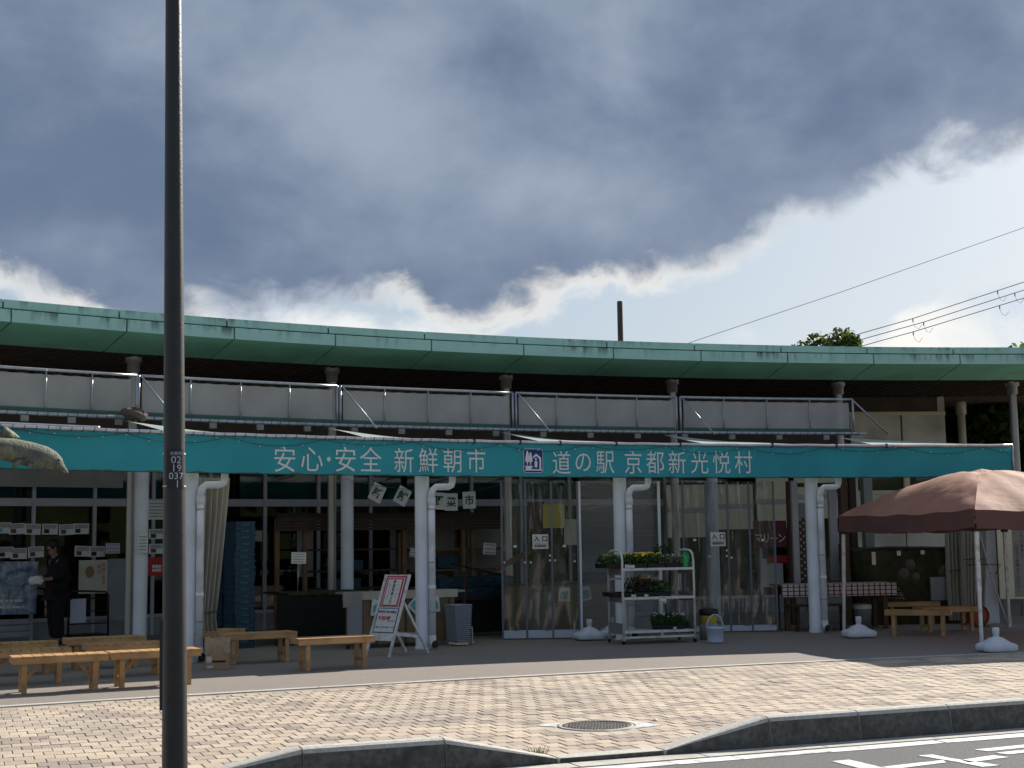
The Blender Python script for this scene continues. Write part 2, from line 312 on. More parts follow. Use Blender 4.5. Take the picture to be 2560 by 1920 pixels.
# ------------------------------------------------------------------ mesh helpers
class MB:
    def __init__(s): s.v = []; s.f = []; s.m = []; s.sm = []
    def add(s, vs, fs, mi=0, smooth=False):
        o = len(s.v); s.v += [Vector(p) for p in vs]; s.f += [tuple(i + o for i in f) for f in fs]; s.m += [mi] * len(fs); s.sm += [smooth] * len(fs); return s
    def box(s, x0, x1, y0, y1, z0, z1, mi=0, M=None):
        p = [Vector((x, y, z)) for z in (z0, z1) for y in (y0, y1) for x in (x0, x1)]
        if M is not None: p = [M @ q for q in p]
        return s.add(p, [(0, 2, 3, 1), (4, 5, 7, 6), (0, 1, 5, 4), (2, 6, 7, 3), (0, 4, 6, 2), (1, 3, 7, 5)], mi)
    def bar(s, a, b, w, h, mi=0, up=(0, 0, 1)):
        a = Vector(a); b = Vector(b); d = b - a; L = d.length; d.normalize(); u = Vector(up)
        if abs(d.dot(u)) > .98: u = Vector((0, 1, 0))
        x = d.cross(u).normalized(); y = x.cross(d)
        M = Matrix(((x.x, d.x, y.x, a.x), (x.y, d.y, y.y, a.y), (x.z, d.z, y.z, a.z), (0, 0, 0, 1)))
        return s.box(-w / 2, w / 2, 0, L, -h / 2, h / 2, mi, M)
    def tube(s, pts, r, n=8, mi=0, cap=True):
        pts = [Vector(p) for p in pts]; k = len(pts); rs = r if isinstance(r, (list, tuple)) else [r] * k
        vs = []; ref = None
        for i, p in enumerate(pts):
            t = (pts[min(i + 1, k - 1)] - pts[max(i - 1, 0)]).normalized()
            if ref is None: ref = Vector((0, 0, 1)) if abs(t.z) < .9 else Vector((1, 0, 0))
            x = (ref - t * ref.dot(t)).normalized(); y = t.cross(x); ref = x
            vs += [p + (x * math.cos(2 * math.pi * j / n) + y * math.sin(2 * math.pi * j / n)) * rs[i] for j in range(n)]
        fs = [(i * n + j, i * n + (j + 1) % n, (i + 1) * n + (j + 1) % n, (i + 1) * n + j) for i in range(k - 1) for j in range(n)]
        s.add(vs, fs, mi, True)
        if cap: o = len(s.v) - k * n; s.f += [tuple(o + j for j in reversed(range(n))), tuple(o + (k - 1) * n + j for j in range(n))]; s.m += [mi, mi]; s.sm += [False, False]
        return s
    def lathe(s, prof, n=20, c=(0, 0, 0), mi=0, sx=1., sy=1.):
        c = Vector(c); vs = [c + Vector((r * math.cos(2 * math.pi * j / n) * sx, r * math.sin(2 * math.pi * j / n) * sy, z)) for r, z in prof for j in range(n)]
        fs = [(i * n + j, i * n + (j + 1) % n, (i + 1) * n + (j + 1) % n, (i + 1) * n + j) for i in range(len(prof) - 1) for j in range(n)]
        return s.add(vs, fs, mi, True)
    def disc(s, c, r, n=20, mi=0, up=True, sx=1., sy=1.):
        c = Vector(c); vs = [c + Vector((r * sx * math.cos(2 * math.pi * j / n), r * sy * math.sin(2 * math.pi * j / n), 0)) for j in range(n)]
        return s.add(vs, [tuple(range(n)) if up else tuple(reversed(range(n)))], mi)
    def grid(s, fn, nu, nv, mi=0, smooth=True, flip=False):
        vs = [fn(i / nu, j / nv) for j in range(nv + 1) for i in range(nu + 1)]
        fs = [(j * (nu + 1) + i, j * (nu + 1) + i + 1, (j + 1) * (nu + 1) + i + 1, (j + 1) * (nu + 1) + i) for j in range(nv) for i in range(nu)]
        if flip: fs = [tuple(reversed(f)) for f in fs]
        return s.add(vs, fs, mi, smooth)
    def ball(s, c, r, mi=0, n=8, k=6, sx=1, sy=1, sz=1):
        c = Vector(c)
        return s.grid(lambda a, b: c + Vector((r * sx * math.cos(2 * math.pi * a) * math.sin(math.pi * b), r * sy * math.sin(2 * math.pi * a) * math.sin(math.pi * b), -r * sz * math.cos(math.pi * b))), n, k, mi)
    def plate(s, poly, y0, y1, mi=0, M=None):
        """polygon in x,z given a thickness from y0 (front) to y1"""
        n = len(poly); p = [Vector((x, y0, z)) for x, z in poly] + [Vector((x, y1, z)) for x, z in poly]
        if M is not None: p = [M @ q for q in p]
        return s.add(p, [tuple(range(n)), tuple(reversed(range(n, 2 * n)))] + [(i, i + n, (i + 1) % n + n, (i + 1) % n) for i in range(n)], mi)
    def slab(s, poly, z0, z1, mi=0):
        n = len(poly); p = [Vector((q[0], q[1], z1)) for q in poly] + [Vector((q[0], q[1], z0)) for q in poly]
        return s.add(p, [tuple(range(n)), tuple(reversed(range(n, 2 * n)))] + [(i, i + n, (i + 1) % n + n, (i + 1) % n) for i in range(n)], mi)
    def build(s, name, mats, parent=None, world=False, fixn=False):
        me = bpy.data.meshes.new(name); off = Vector((0, 0, 0))
        if world and parent is not None:
            q = parent
            while q is not None: off += q.location; q = q.parent
        me.from_pydata([v - off for v in s.v], [], s.f)
        for m in ([mats] if isinstance(mats, str) else mats): me.materials.append(MATS[m])
        me.polygons.foreach_set('material_index', s.m); me.polygons.foreach_set('use_smooth', s.sm); me.update()
        if fixn:
            bm = bmesh.new(); bm.from_mesh(me); bmesh.ops.recalc_face_normals(bm, faces=bm.faces); bm.to_mesh(me); bm.free()
        o = bpy.data.objects.new(name, me); COL.objects.link(o)
        if parent is not None: o.parent = parent
        return o
def tag(o, label, cat, group=None):
    o['label'] = label; o['category'] = cat
    if group: o['group'] = group
    return o
def thing(name, label, cat, loc=(0, 0, 0), rz=0., group=None):
    o = bpy.data.objects.new(name, None); COL.objects.link(o); o.location = loc; o.rotation_euler = (0, 0, rz); o.empty_display_size = .2
    return tag(o, label, cat, group)
def struct(o): o['kind'] = 'structure'; return o
def clone(root, loc=None, rz=None, label=None, group=None):
    def cp_(o, p):
        c = o.copy(); COL.objects.link(c); c.parent = p
        for ch in list(o.children): cp_(ch, c)
        return c
    r = cp_(root, None)
    if loc is not None: r.location = loc
    if rz is not None: r.rotation_euler = (0, 0, rz)
    if label: r['label'] = label
    if group: r['group'] = group
    return r
TXT = {}
def glyphs(body, bold=0.):
    if (body, bold) not in TXT:
        c = bpy.data.curves.new('type', 'FONT'); c.body = body; c.align_x = 'CENTER'; c.resolution_u = 3; c.offset = bold
        o = bpy.data.objects.new('type', c); COL.objects.link(o); bpy.context.view_layer.update()
        m = bpy.data.meshes.new_from_object(o); bpy.data.objects.remove(o); bpy.data.curves.remove(c)
        vs = [v.co.copy() for v in m.vertices]; fs = [tuple(p.vertices) for p in m.polygons]; bpy.data.meshes.remove(m)
        if vs:
            x0, x1 = min(v.x for v in vs), max(v.x for v in vs); y0, y1 = min(v.y for v in vs), max(v.y for v in vs)
            for v in vs: v.x -= (x0 + x1) / 2; v.y -= (y0 + y1) / 2
        TXT[(body, bold)] = (vs, fs)
    return TXT[(body, bold)]
def text(mb, body, size, x, z, y, mi=0, sx=1., M=None, bold=0.):
    """flat lettering, centred on x,z, facing -y"""
    vs, fs = glyphs(body, bold); p = [Vector((x + v.x * size * sx, y, z + v.y * size)) for v in vs]
    if M is not None: p = [M @ q for q in p]
    mb.add(p, fs, mi)
def vtext(mb, body, size, x, z, y, pitch, mi=0, M=None, bold=0.):
    for i, ch in enumerate(body): text(mb, ch, size, x, z - i * pitch, y, mi, 1., M, bold)
def frame(o, x, z): return Matrix.Identity(4)

# ================================================================== the setting
g = MB(); g.box(-900, 900, -600, 1500, -.6, -.30); struct(g.build('ground', 'earth'))
road = MB(); road.slab([uv(-60, -60), uv(66, -60), uv(66, 8.95), uv(-60, 8.95)], -.3, -.034); road = struct(road.build('road', 'asphalt'))
def vstrip(u): return 14.83 - .008 * (u - 7) ** 2
US = [x * 1.5 - 12 for x in range(26)]
# lane edge line: worn thermoplastic in short cracked lengths
u = -6.
while u < 18:
    L = random.uniform(.5, 1.1); b = MB(); j = lambda: random.uniform(-.012, .012)
    b.slab([uv(u, 8.765 + j()), uv(u + L * .5, 8.765 + j()), uv(u + L, 8.765 + j()), uv(u + L + j(), 8.915 + j() * .5), uv(u + L * .5, 8.915 + j() * .5), uv(u + j(), 8.915 + j() * .5)], -.034, -.0295)
    b.build('edge_line', 'paint', road); u += L + random.uniform(.008, .02)
for poly in ([(2080, 1903), (2150, 1921), (2230, 1946), (2330, 1950), (2200, 1917), (2122, 1899)], [(2205, 1917), (2230, 1923), (2365, 1906), (2358, 1900)], [(2295, 1889), (2390, 1904), (2455, 1917), (2502, 1913), (2380, 1896), (2330, 1886)],
             [(2402, 1900), (2422, 1906), (2522, 1893), (2482, 1888)], [(2435, 1874), (2470, 1878), (2640, 1861), (2640, 1854)], [(2490, 1882), (2520, 1886), (2640, 1872), (2640, 1865)]):
    b = MB(); b.slab([G(x, y, -.03) for x, y in poly], -.034, -.0292); b.build('road_marking', 'paint', road)
gut = struct(MB().box(0, 0, 0, 0, 0, 0).build('gutter', 'concrete')) if False else None
gb = MB(); gb.slab([uv(-40, 8.956), uv(46, 8.956), uv(46, 9.20), uv(-40, 9.20)], -.3, -.045); gut = struct(gb.build('gutter', 'mortar'))
u = -9.
while u < 20:
    b = MB(); b.slab([uv(u, 8.962), uv(u + .985, 8.962), uv(u + .985, 9.165), uv(u, 9.165)], -.1, random.uniform(-.031, -.027)); b.build('gutter_slab', 'concrete', gut); u += 1.0
# kerbs: straight stones and ramped end stones
def kerb(name, label, stones):
    c = uv((stones[0][0] + stones[-1][1]) / 2, 9.25); root = struct(bpy.data.objects.new(name, None)); COL.objects.link(root); root.location = c
    for u0, u1, h0, h1 in stones:
        b = MB(); n = 8
        def prof(h):
            f = max(0, h) / .165; o = 9.175
            return [(o, -.12), (o, -.03), (o + .022 * f, h - .03 * f - .002), (o + .034 * f + .004, h - .009 * f), (o + .055 * f + .008, h), (9.335, h), (9.335, -.12)]
        rings = []
        for i in range(n + 1):
            t = i / n; hh = h0 + (h1 - h0) * t; hh = max(hh, .004)
            uu = u0 + .006 + (u1 - u0 - .012) * t; rings.append([uv(uu, v, z) for v, z in prof(hh)])
        k = len(rings[0]); vs = [p for r in rings for p in r]
        fs = [(i * k + j, (i + 1) * k + j, (i + 1) * k + j + 1, i * k + j + 1) for i in range(n) for j in range(k - 1)]
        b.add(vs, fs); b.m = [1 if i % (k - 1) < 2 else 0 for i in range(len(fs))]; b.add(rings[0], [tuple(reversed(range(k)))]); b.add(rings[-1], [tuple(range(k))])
        b.build('kerb_stone', ['kerb_stone', 'kerb_grime_shade'], root, True)
    return root
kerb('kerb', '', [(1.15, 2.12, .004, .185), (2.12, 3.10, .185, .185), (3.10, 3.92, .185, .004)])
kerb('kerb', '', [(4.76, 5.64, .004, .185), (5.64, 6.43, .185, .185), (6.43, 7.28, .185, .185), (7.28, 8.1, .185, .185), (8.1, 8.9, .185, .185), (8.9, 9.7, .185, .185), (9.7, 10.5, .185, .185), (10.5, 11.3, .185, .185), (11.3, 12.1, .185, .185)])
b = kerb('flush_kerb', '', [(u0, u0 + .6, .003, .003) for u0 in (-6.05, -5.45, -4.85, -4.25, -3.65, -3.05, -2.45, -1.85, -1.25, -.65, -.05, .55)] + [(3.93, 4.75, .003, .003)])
# pavement bed, pavers, edging strip, walkway
bed = MB(); US2 = [x * .75 - 7.5 for x in range(32)]
bed.slab([uv(-7.5, 9.337)] + [uv(15.75, 9.337)] + [uv(x, vstrip(x) + .02) for x in reversed(US2)], -.3, -.0055)
pavement = struct(bed.build('pavement', 'mortar'))
MH = G(1495, 1814); mhu, mhv = to_uv(MH)
PL, PW, JT = .142, .186, .0045
cells = []; row = 0; v = 9.345; offs = 0.
while v < 14.9:
    offs += PL * .5 + random.uniform(-.006, .006); uu = -5.5 - offs % PL
    tone_left = 0
    while uu < 14.2:
        if v + PW < vstrip(uu + .06) - .01 and not (abs(uu + PL / 2 - mhu) < .46 and abs(v + PW / 2 - mhv) < .42):
            if tone_left <= 0: tone = random.choices((0, 1, 2), (.66, .14, .20))[0]; tone_left = random.choice((1, 2, 2, 3)) if tone == 2 else random.choice((1, 2, 4))
            tone_left -= 1
            cells.append((uu, v, tone))
        uu += PL
    v += PW + (.012 if 11 <= row <= 11 else 0); row += 1
def paver_mb(mb, uu, v, dz, tone, local=False):
    e = .005; x0, x1, y0, y1 = JT / 2, PL - JT / 2, JT / 2, PW - JT / 2
    p = [(x0, y0, -.03), (x1, y0, -.03), (x1, y1, -.03), (x0, y1, -.03), (x0 + .001, y0 + .001, -.003 + dz), (x1 - .001, y0 + .001, -.003 + dz), (x1 - .001, y1 - .001, -.003 + dz), (x0 + .001, y1 - .001, -.003 + dz),
         (x0 + e, y0 + e, dz), (x1 - e, y0 + e, dz), (x1 - e, y1 - e, dz), (x0 + e, y1 - e, dz)]
    f = [(8, 9, 10, 11)] + [(a + i, a + (i + 1) % 4, a + 4 + (i + 1) % 4, a + 4 + i) for a in (0, 4) for i in range(4)]
    mb.add([uv(uu + a, v + c, z) if not local else (a, c, z) for a, c, z in p], f, tone)
def in_view(p):
    b_ = -p.y * sp + (p.z - EYE) * cp; f_ = p.y * cp + (p.z - EYE) * sp; a = p.x / f_; b2 = b_ / f_
    return 1280 + (a * cr - b2 * sr) * FPX, 960 - (a * sr + b2 * cr) * FPX
seen = [c for c in cells if 20 < in_view(uv(c[0], c[1]))[0] < 2540 and in_view(uv(c[0], c[1]))[1] < 1912]
pick = set(sorted(seen, key=lambda c: uv(c[0] + PL / 2, c[1] + PW / 2).length)[:300])
protos = []
for tone in range(3):
    m = MB(); paver_mb(m, 0, 0, 0, 0, True); o = m.build('paver', ['paver', 'paver_yellow', 'paver_dark'][tone], pavement); protos.append(o)
used = [False] * 3; rest = MB()
for c in cells:
    dz = random.uniform(-.0025, .0025)
    if c in pick:
        o = protos[c[2]] if not used[c[2]] else protos[c[2]].copy()
        if used[c[2]]: COL.objects.link(o); o.parent = pavement
        used[c[2]] = True; o.location = uv(c[0], c[1], dz); o.rotation_euler = (random.uniform(-.004, .004), random.uniform(-.006, .006), TH)
    else: paver_mb(rest, c[0], c[1], dz, c[2])
ro = rest.build('paver', ['paver', 'paver_yellow', 'paver_dark'], pavement); ro['kind'] = 'stuff'
wk = MB(); wk.slab([uv(x, vstrip(x) + .155) for x in US] + [uv(US[-1], 60), uv(US[0], 60)], -.3, -.002)
walk = struct(wk.build('walkway', 'walkway'))
u = -9.
while u < 17:
    L = 1.8; b = MB(); b.slab([uv(u, vstrip(u) + .03), uv(u + L - .012, vstrip(u + L) + .03), uv(u + L - .012, vstrip(u + L) + .148), uv(u, vstrip(u) + .148)], -.1, .006)
    b.build('edging_stone', 'concrete', walk); u += L
# manhole
t = thing('manhole_cover', 'round patterned iron manhole cover with a pale concrete patch in the paving', 'manhole cover', (MH.x, MH.y, 0), TH)
b = MB(); b.lathe([(.335, -.03), (.335, .004), (.305, .006), (.30, .001), (.30, -.03)], 40); b.build('rim', 'concrete', t)
b = MB(); b.lathe([(.295, -.03), (.295, .004), (.272, .006)], 36); b.disc((0, 0, .002), .28, 36); b.build('lid', 'iron', t)
b = MB()
for i in range(-9, 10):
    for j in range(-9, 10):
        x, y = i * .029 + (.0145 if j % 2 else 0), j * .029
        if math.hypot(x, y) < .255: b.box(-.0095, .0095, -.0055, .0055, .002, .0075, 0, Matrix.Translation((x, y, 0)) @ Matrix.Rotation((.8 if (i + j) % 2 else -.8), 4, 'Z'))
b.build('stud', 'iron', t)['kind'] = 'stuff'
b = MB(); b.slab([(-.47, -.16), (-.22, -.44), (.46, -.44), (.46, .44), (-.30, .44), (-.47, .18)], -.03, -.003); b.build('bed', 'paver', t)
for poly in ([(.02, .30), (.40, .10), (.47, -.22), (.20, -.30), (.338, -.06), (.30, .17), (.17, .31)], [(-.34, .08), (-.45, .22), (-.30, .30), (-.2, .29)], [(-.26, -.24), (-.06, -.36), (.12, -.34), (-.1, -.335)]):
    b = MB(); b.slab(poly, -.02, .003); b.build('mortar_patch', 'white_paint', t, fixn=True)
for px, py, s in ((203, 1792, .035), (32, 1816, .028), (1636, 1800, .045)):
    q = G(px, py); b = MB(); b.grid(lambda a, c: Vector(((a - .5) * s * 1.6, (c - .5) * s, .006 + .012 * math.sin(a * 5) * math.sin(c * 4))), 4, 4)
    o = b.build('litter_scrap', 'paper'); o.location = q; o.rotation_euler = (0, 0, random.random() * 3)
    tag(o, {203: 'small white scrap lying on the pavers left of the lamp pole', 32: 'tiny pale scrap on the pavers at the far left edge', 1636: 'curled white scrap on the pavers beside the manhole'}[px], 'litter', 'scraps on the paving')
q = G(1347, 1884); b = MB()
for i in range(46):
    a = random.random() * 6.3; r = random.random() * .05; h = random.uniform(.03, .085); x, y = r * math.cos(a), r * math.sin(a); dx = random.uniform(-.04, .04); dy = random.uniform(-.03, .03)
    b.add([(x - .003, y, 0), (x + .003, y, 0), (x + dx + .001, y + dy, h), (x + dx - .001, y + dy, h)], [(0, 1, 2, 3)])
o = b.build('weed_tuft', 'leaf_green'); o.location = (q.x, q.y, -.03); tag(o, 'small green weed tuft at the low end of the kerb', 'weed')

# ================================================================== market building
bl = thing('market_building', 'long curved market building with green fascia, grey columns and white window frames', 'building', arc(ang(1100, 6), 6.0))
PH0, PH1 = ang(-700, 3), ang(3300, 3)                    # left end (larger angle) to right end
def strip(mb, d0, z0, d1, z1, a0, a1, n=3, mi=0, flip=False):
    mb.grid(lambda s, q: arc(a0 + (a1 - a0) * s, d0 + (d1 - d0) * q, z0 + (z1 - z0) * q), n, 1, mi, False, flip)
def sect(mb, pts, a0, a1, n=3, mi=0):
    """closed ring section (d,z) swept along the arc"""
    k = len(pts); vs = [arc(a0 + (a1 - a0) * i / n, d, z) for i in range(n + 1) for d, z in pts]
    mb.add(vs, [(i * k + j, i * k + (j + 1) % k, (i + 1) * k + (j + 1) % k, (i + 1) * k + j) for i in range(n) for j in range(k)] + [tuple(reversed(range(k))), tuple(n * k + j for j in range(k))], mi)
roof = MB(); sect(roof, [(2.03, 4.64), (2.03, 4.90), (14, 5.3), (14, 4.9), (3.0, 4.46)], PH0, PH1, 60, 0); roof = roof.build('roof', 'gap', bl, True)
b = MB(); sect(b, [(2.06, 4.905), (2.06, 4.925), (14.1, 5.34), (14.1, 5.31)], PH0, PH1, 60); b.build('roof_sheet', 'roof_metal', roof, True)
step = 1.655 / (RC + 2); ph = ang(1292, 2, 850) + 12 * step
while ph > PH1:
    a0, a1 = ph - .0006, ph - step + .0002
    if a1 < ang(-420, 2) and a0 > ang(3000, 2):
        b = MB(); sect(b, [(2.0, 4.812), (2.0, 4.930), (2.05, 4.935), (2.05, 4.812)], a0, a1); b.build('fascia_upper_panel', 'fascia_upper', roof, True)
        a0 -= .0034; a1 -= .0034
        b = MB(); sect(b, [(1.955, 4.615), (1.955, 4.790), (2.03, 4.792), (2.03, 4.615)], a0, a1); b.build('fascia_lower_panel', 'fascia_lower', roof, True)
        b = MB(); sect(b, [(1.962, 4.6125), (2.03, 4.6125), (2.955, 4.46), (2.95, 4.435)], a0, a1); b.build('soffit_panel', 'fascia_soffit', roof, True)
    ph -= step
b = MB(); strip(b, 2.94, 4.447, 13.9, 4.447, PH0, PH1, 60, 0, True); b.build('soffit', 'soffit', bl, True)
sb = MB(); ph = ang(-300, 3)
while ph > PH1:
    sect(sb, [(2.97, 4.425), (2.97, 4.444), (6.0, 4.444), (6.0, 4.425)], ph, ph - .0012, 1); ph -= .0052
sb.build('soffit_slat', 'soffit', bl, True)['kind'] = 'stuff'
for px in (-190, 333, 830, 1265, 1680, 2095, 2530):
    p = arc(ang(px, 3.35, 960), 3.35); b = MB(); b.lathe([(.072, 0), (.072, 4.44)], 20, p); o = b.build('column', 'steel_column', bl, True)
    b = MB(); b.lathe([(.073, 4.20), (.098, 4.21), (.098, 4.355), (.13, 4.36), (.13, 4.445)], 20, p); b.build('capital', 'steel_column', o, True)
p = arc(ang(2402, 7.2, 1010), 7.2); b = MB(); b.lathe([(.085, 0), (.085, 4.45)], 18, p); o = b.build('column', 'steel_column', bl, True)
b = MB(); b.lathe([(.086, 4.15), (.12, 4.16), (.12, 4.44)], 18, p); b.build('capital', 'steel_column', o, True)
# window wall, bay by bay, at d = 6
WD = 6.0; bay = 1.02 / (RC + WD); A_END = ang(2362, WD, 1040); a = ang(-420, WD); i = 0
def rbox(mb, a0, a1, d0, d1, z0, z1, mi=0): sect(mb, [(d0, z0), (d0, z1), (d1, z1), (d1, z0)], a0, a1, 1, mi)
A_B = ang(2066, WD, 1250)
while a > A_B:
    a1 = a - bay; mw = .052 / (RC + WD)
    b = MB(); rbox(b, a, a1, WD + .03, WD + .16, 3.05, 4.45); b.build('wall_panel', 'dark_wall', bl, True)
    b = MB()
    rbox(b, a + mw / 2, a - mw / 2, WD - .05, WD + .08, 0, 3.05)
    for z0, z1 in ((.30, .36), (2.21, 2.34), (2.99, 3.05)): rbox(b, a - mw / 2, a1 + mw / 2, WD - .03, WD + .06, z0, z1)
    f = b.build('window_frame', 'white_frame', bl, True)
    b = MB(); rbox(b, a - mw / 2, a1 + mw / 2, WD, WD + .04, 0, .30); b.build('kick_panel', 'panel_grey', f, True)
    for z0, z1 in ((.36, 2.21), (2.34, 2.99)):
        b = MB(); rbox(b, a - mw / 2, a1 + mw / 2, WD + .01, WD + .018, z0, z1); b.build('pane', 'glass', f, True)
    a = a1; i += 1
b = MB(); rbox(b, ang(-420, WD), ang(300, WD), WD - .12, WD - .06, 2.52, 2.98); b.build('shutter_box', 'grey_band', bl, True)
# pale panelled end wing
ph = a; k = 0
while ph > A_END + .004:
    a1 = max(ph - 1.13 / (RC + WD), A_END)
    b = MB(); rbox(b, ph - .0004, a1 + .0004, WD - .02, WD + .15, 0, 2.46); b.build('wall_panel', 'beige_panel', bl, True)
    b = MB(); rbox(b, ph - .0006, a1 + .0006, WD - .02, WD + .15, 3.42, 4.05); b.build('wall_panel', 'beige_panel', bl, True)
    b = MB(); rbox(b, ph, a1, WD - .035, WD + .1, 4.05, 4.12); b.build('coping', 'cream_board', bl, True)
    b = MB(); rbox(b, ph, a1, WD - .05, WD + .1, 3.26, 3.42); rbox(b, ph, ph - .0035, WD - .05, WD + .1, 2.47, 3.26); rbox(b, ph, a1, WD - .05, WD + .1, 2.40, 2.47)
    f = b.build('window_frame', 'cream_board', bl, True)
    b = MB(); rbox(b, ph - .0035, a1, WD + .02, WD + .03, 2.47, 3.26); b.build('pane', 'glass', f, True)
    b = MB(); rbox(b, ph - .006, a1 + .006 * (k % 2), WD + .12, WD + .14, 2.47, 3.26); b.build('blind', 'cream_board', f, True)
    b = MB(); rbox(b, ph, a1, WD + .02, WD + .16, 4.12, 4.45); b.build('wall_panel', 'dark_wall', bl, True)
    ph = a1; k += 1
b = MB(); rbox(b, A_END + .0045, A_END, WD, 13.4, 0, 4.45); b.build('end_wall', 'beige_panel', bl, True)
b = MB(); rbox(b, ang(-420, WD), A_END, 13.2, 13.4, 0, 4.9); rbox(b, ang(-425, WD), ang(-420, WD), WD, 13.4, 0, 4.9); b.build('rear_wall', 'dark_wall', bl, True)
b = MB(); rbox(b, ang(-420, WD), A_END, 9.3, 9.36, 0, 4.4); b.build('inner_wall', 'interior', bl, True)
for px, w_, h, z0 in ((60, 1.2, 1.1, .9), (560, .9, 1.6, 0), (700, 1.3, 1.9, 0), (900, 1., 1.5, 0), (1100, 1.4, 2.2, 0), (1400, 1.1, 1.9, 0), (1640, 1.2, 2.1, 0), (1800, 1., 2.6, 0), (1990, .8, 2.4, 0)):
    a = ang(px, 8); b = MB(); dw = w_ / 2 / (RC + 8); rbox(b, a + dw, a - dw, 7.6, 8.0, z0, z0 + h)
    for zz in range(int(h / .4)): rbox(b, a + dw, a - dw, 7.2, 7.6, z0 + zz * .4, z0 + zz * .4 + .03)
    o = b.build('display_rack', 'cream_board' if px > 1600 else 'interior_goods', None); o.location = (0, 0, 0)
    tag(o, {60: 'brown goods rack behind the shop window above the standing person', 560: 'dim goods rack behind the window next to the curtain', 700: 'goods rack behind the window over the stall roof', 900: 'goods rack behind the window at the tall white post', 1100: 'amber goods rack behind the window over the letter sheets',
            1400: 'brown goods rack dimly seen through the clear curtain', 1640: 'cream cupboard seen through the right clear curtain', 1800: 'tall cream cupboard behind the right entrance notice', 1990: 'cream cupboard behind the lattice panel'}[px], 'rack')

# ================================================================== awning in front of the market
# white posts with downpipes
PXP = (474, 1056, 1553, 2034); POSTS = [arc(ang(px, 0, 1400), 0) for px in PXP]; PPH = [ang(px, 0, 1400) for px in PXP]
plabel = ('white awning post beside the tied cream curtain', 'white awning post behind the leaning sign board', 'white awning post behind the flower trolley', 'white awning post left of the plaid table and brown tent')
for i, p in enumerate(POSTS):
    t = thing('awning_post', plabel[i], 'post', p, head(PPH[i]), 'white posts along the awning')
    b = MB(); b.lathe([(.118, 0), (.118, .03), (.105, .035), (.105, 2.9)], 24); b.build('post', 'white_post', t)
    x = .09; y = -.135; b = MB()
    pts = [(x, y, .16 if i != 1 else .2), (x, y, 2.20), (x + .02, y, 2.27), (x + .07, y, 2.31), (x + .27, y, 2.315), (x + .32, y, 2.34), (x + .335, y, 2.40), (x + .335, y, 2.62)]
    b.tube(pts, .05, 14); b.lathe([(.05, 2.05), (.0575, 2.052), (.0575, 2.16), (.05, 2.162)], 14, (x, y, 0)); b.lathe([(.05, .85), (.055, .852), (.055, .9), (.05, .902)], 14, (x, y, 0))
    b.tube([(x, y, .2), (x, y, .13), (x, y - .03, .085), (x, y - .10, .075)], [.05, .055, .056, .058], 14, 0, False); dp = b.build('downpipe', 'pvc', t)
    b = MB(); b.ball((x, y - .095, .075), .05, 0, 12, 6, 1, .1, 1); b.build('outlet', 'black_plastic', dp)
    for z in (1.98, .52, 1.22)[:2 + i % 2]:
        b = MB(); b.lathe([(.051, z), (.056, z + .002), (.056, z + .024), (.051, z + .026)], 14, (x, y, 0)); b.tube([(.06, -.07, z + .012), (x, y + .03, z + .012)], .008, 6); b.build('pipe_clamp', 'galv', dp)
# second row of white posts and the inner eave beam
for px, d, lab in ((352, 3.0, 'white inner post with a taped notice beside the left steel column'), (868, 3.1, 'tall white inner post standing in the dark stall'), (1785, 3.6, 'white inner post dimly seen behind the right clear curtain')):
    p = arc(ang(px, d, 1400), d); b = MB(); b.lathe([(.105, 0), (.105, 2.95)], 20); o = b.build('inner_post', 'white_post'); o.location = p; tag(o, lab, 'post')
# the sign banner
B0, B1 = ang(-260, -.45, 1120), ang(2531, -.45, 1150); BZ0, BZ1 = 2.462, 2.94
def bow(phi): return .006 * math.sin(phi * 260) + .004 * math.sin(phi * 611)
bn = thing('sign_banner', 'long teal cloth banner with white Japanese lettering along the awning front', 'banner', arc((B0 + B1) / 2, -.45, BZ0))
b = MB(); b.grid(lambda s, q: arc(B0 + (B1 - B0) * s, -.45 + bow(B0 + (B1 - B0) * s) * (1 - q), BZ0 + (BZ1 - BZ0) * q), 160, 4); b.build('cloth', 'banner_cloth', bn, True)
b = MB(); b.tube([arc(B0 + (B1 - B0) * s / 80, -.435, BZ0 + .002) for s in range(81)], .014, 8); b.build('lower_bar', 'green_strip', bn, True)
def tangent_frame(phi, d, z):
    o = arc(phi, d, z); h = head(phi); return Matrix.Translation(o) @ Matrix.Rotation(h, 4, 'Z')
def sign_char(ch, px, py, em, sx):
    phi = ang(px, -.45, py); z = on(px, py, -.45).z; b = MB(); text(b, ch, em, 0, 0, -.012, 0, sx, tangent_frame(phi, -.45, z)); b.build('letter', 'letter', bn, True)
for ch, px in zip('安心・安全新鮮朝市', (711, 779, 821, 863, 926, 1009, 1070, 1130, 1190)): sign_char(ch, px, 1148 if px < 970 else 1151, .375 if ch != '・' else .30, .93 if px < 970 else .86)
for ch, px in zip('道の駅京都新光悦村', (1403, 1457, 1512, 1582, 1637, 1692, 1748, 1803, 1858)): sign_char(ch, px, 1156, .375 if ch != 'の' else .36, .86)
phi = ang(1332, -.45, 1152); z = on(1332, 1152, -.45).z; M = tangent_frame(phi, -.45, z)
def rr(x0, x1, z0, z1, r=.02): return [(x0 + r, z0), (x1 - r, z0), (x1, z0 + r), (x1, z1 - r), (x1 - r, z1), (x0 + r, z1), (x0, z1 - r), (x0, z0 + r)]
b = MB(); b.plate(rr(-.158, .158, -.178, .178, .03), -.016, -.010, 0, M); em = b.build('emblem', 'emblem_white', bn, True)
b = MB(); b.plate(rr(-.150, .150, -.170, .170, .026), -.020, -.0155, 0, M); b.build('emblem_field', 'emblem_blue', em, True)
b = MB()
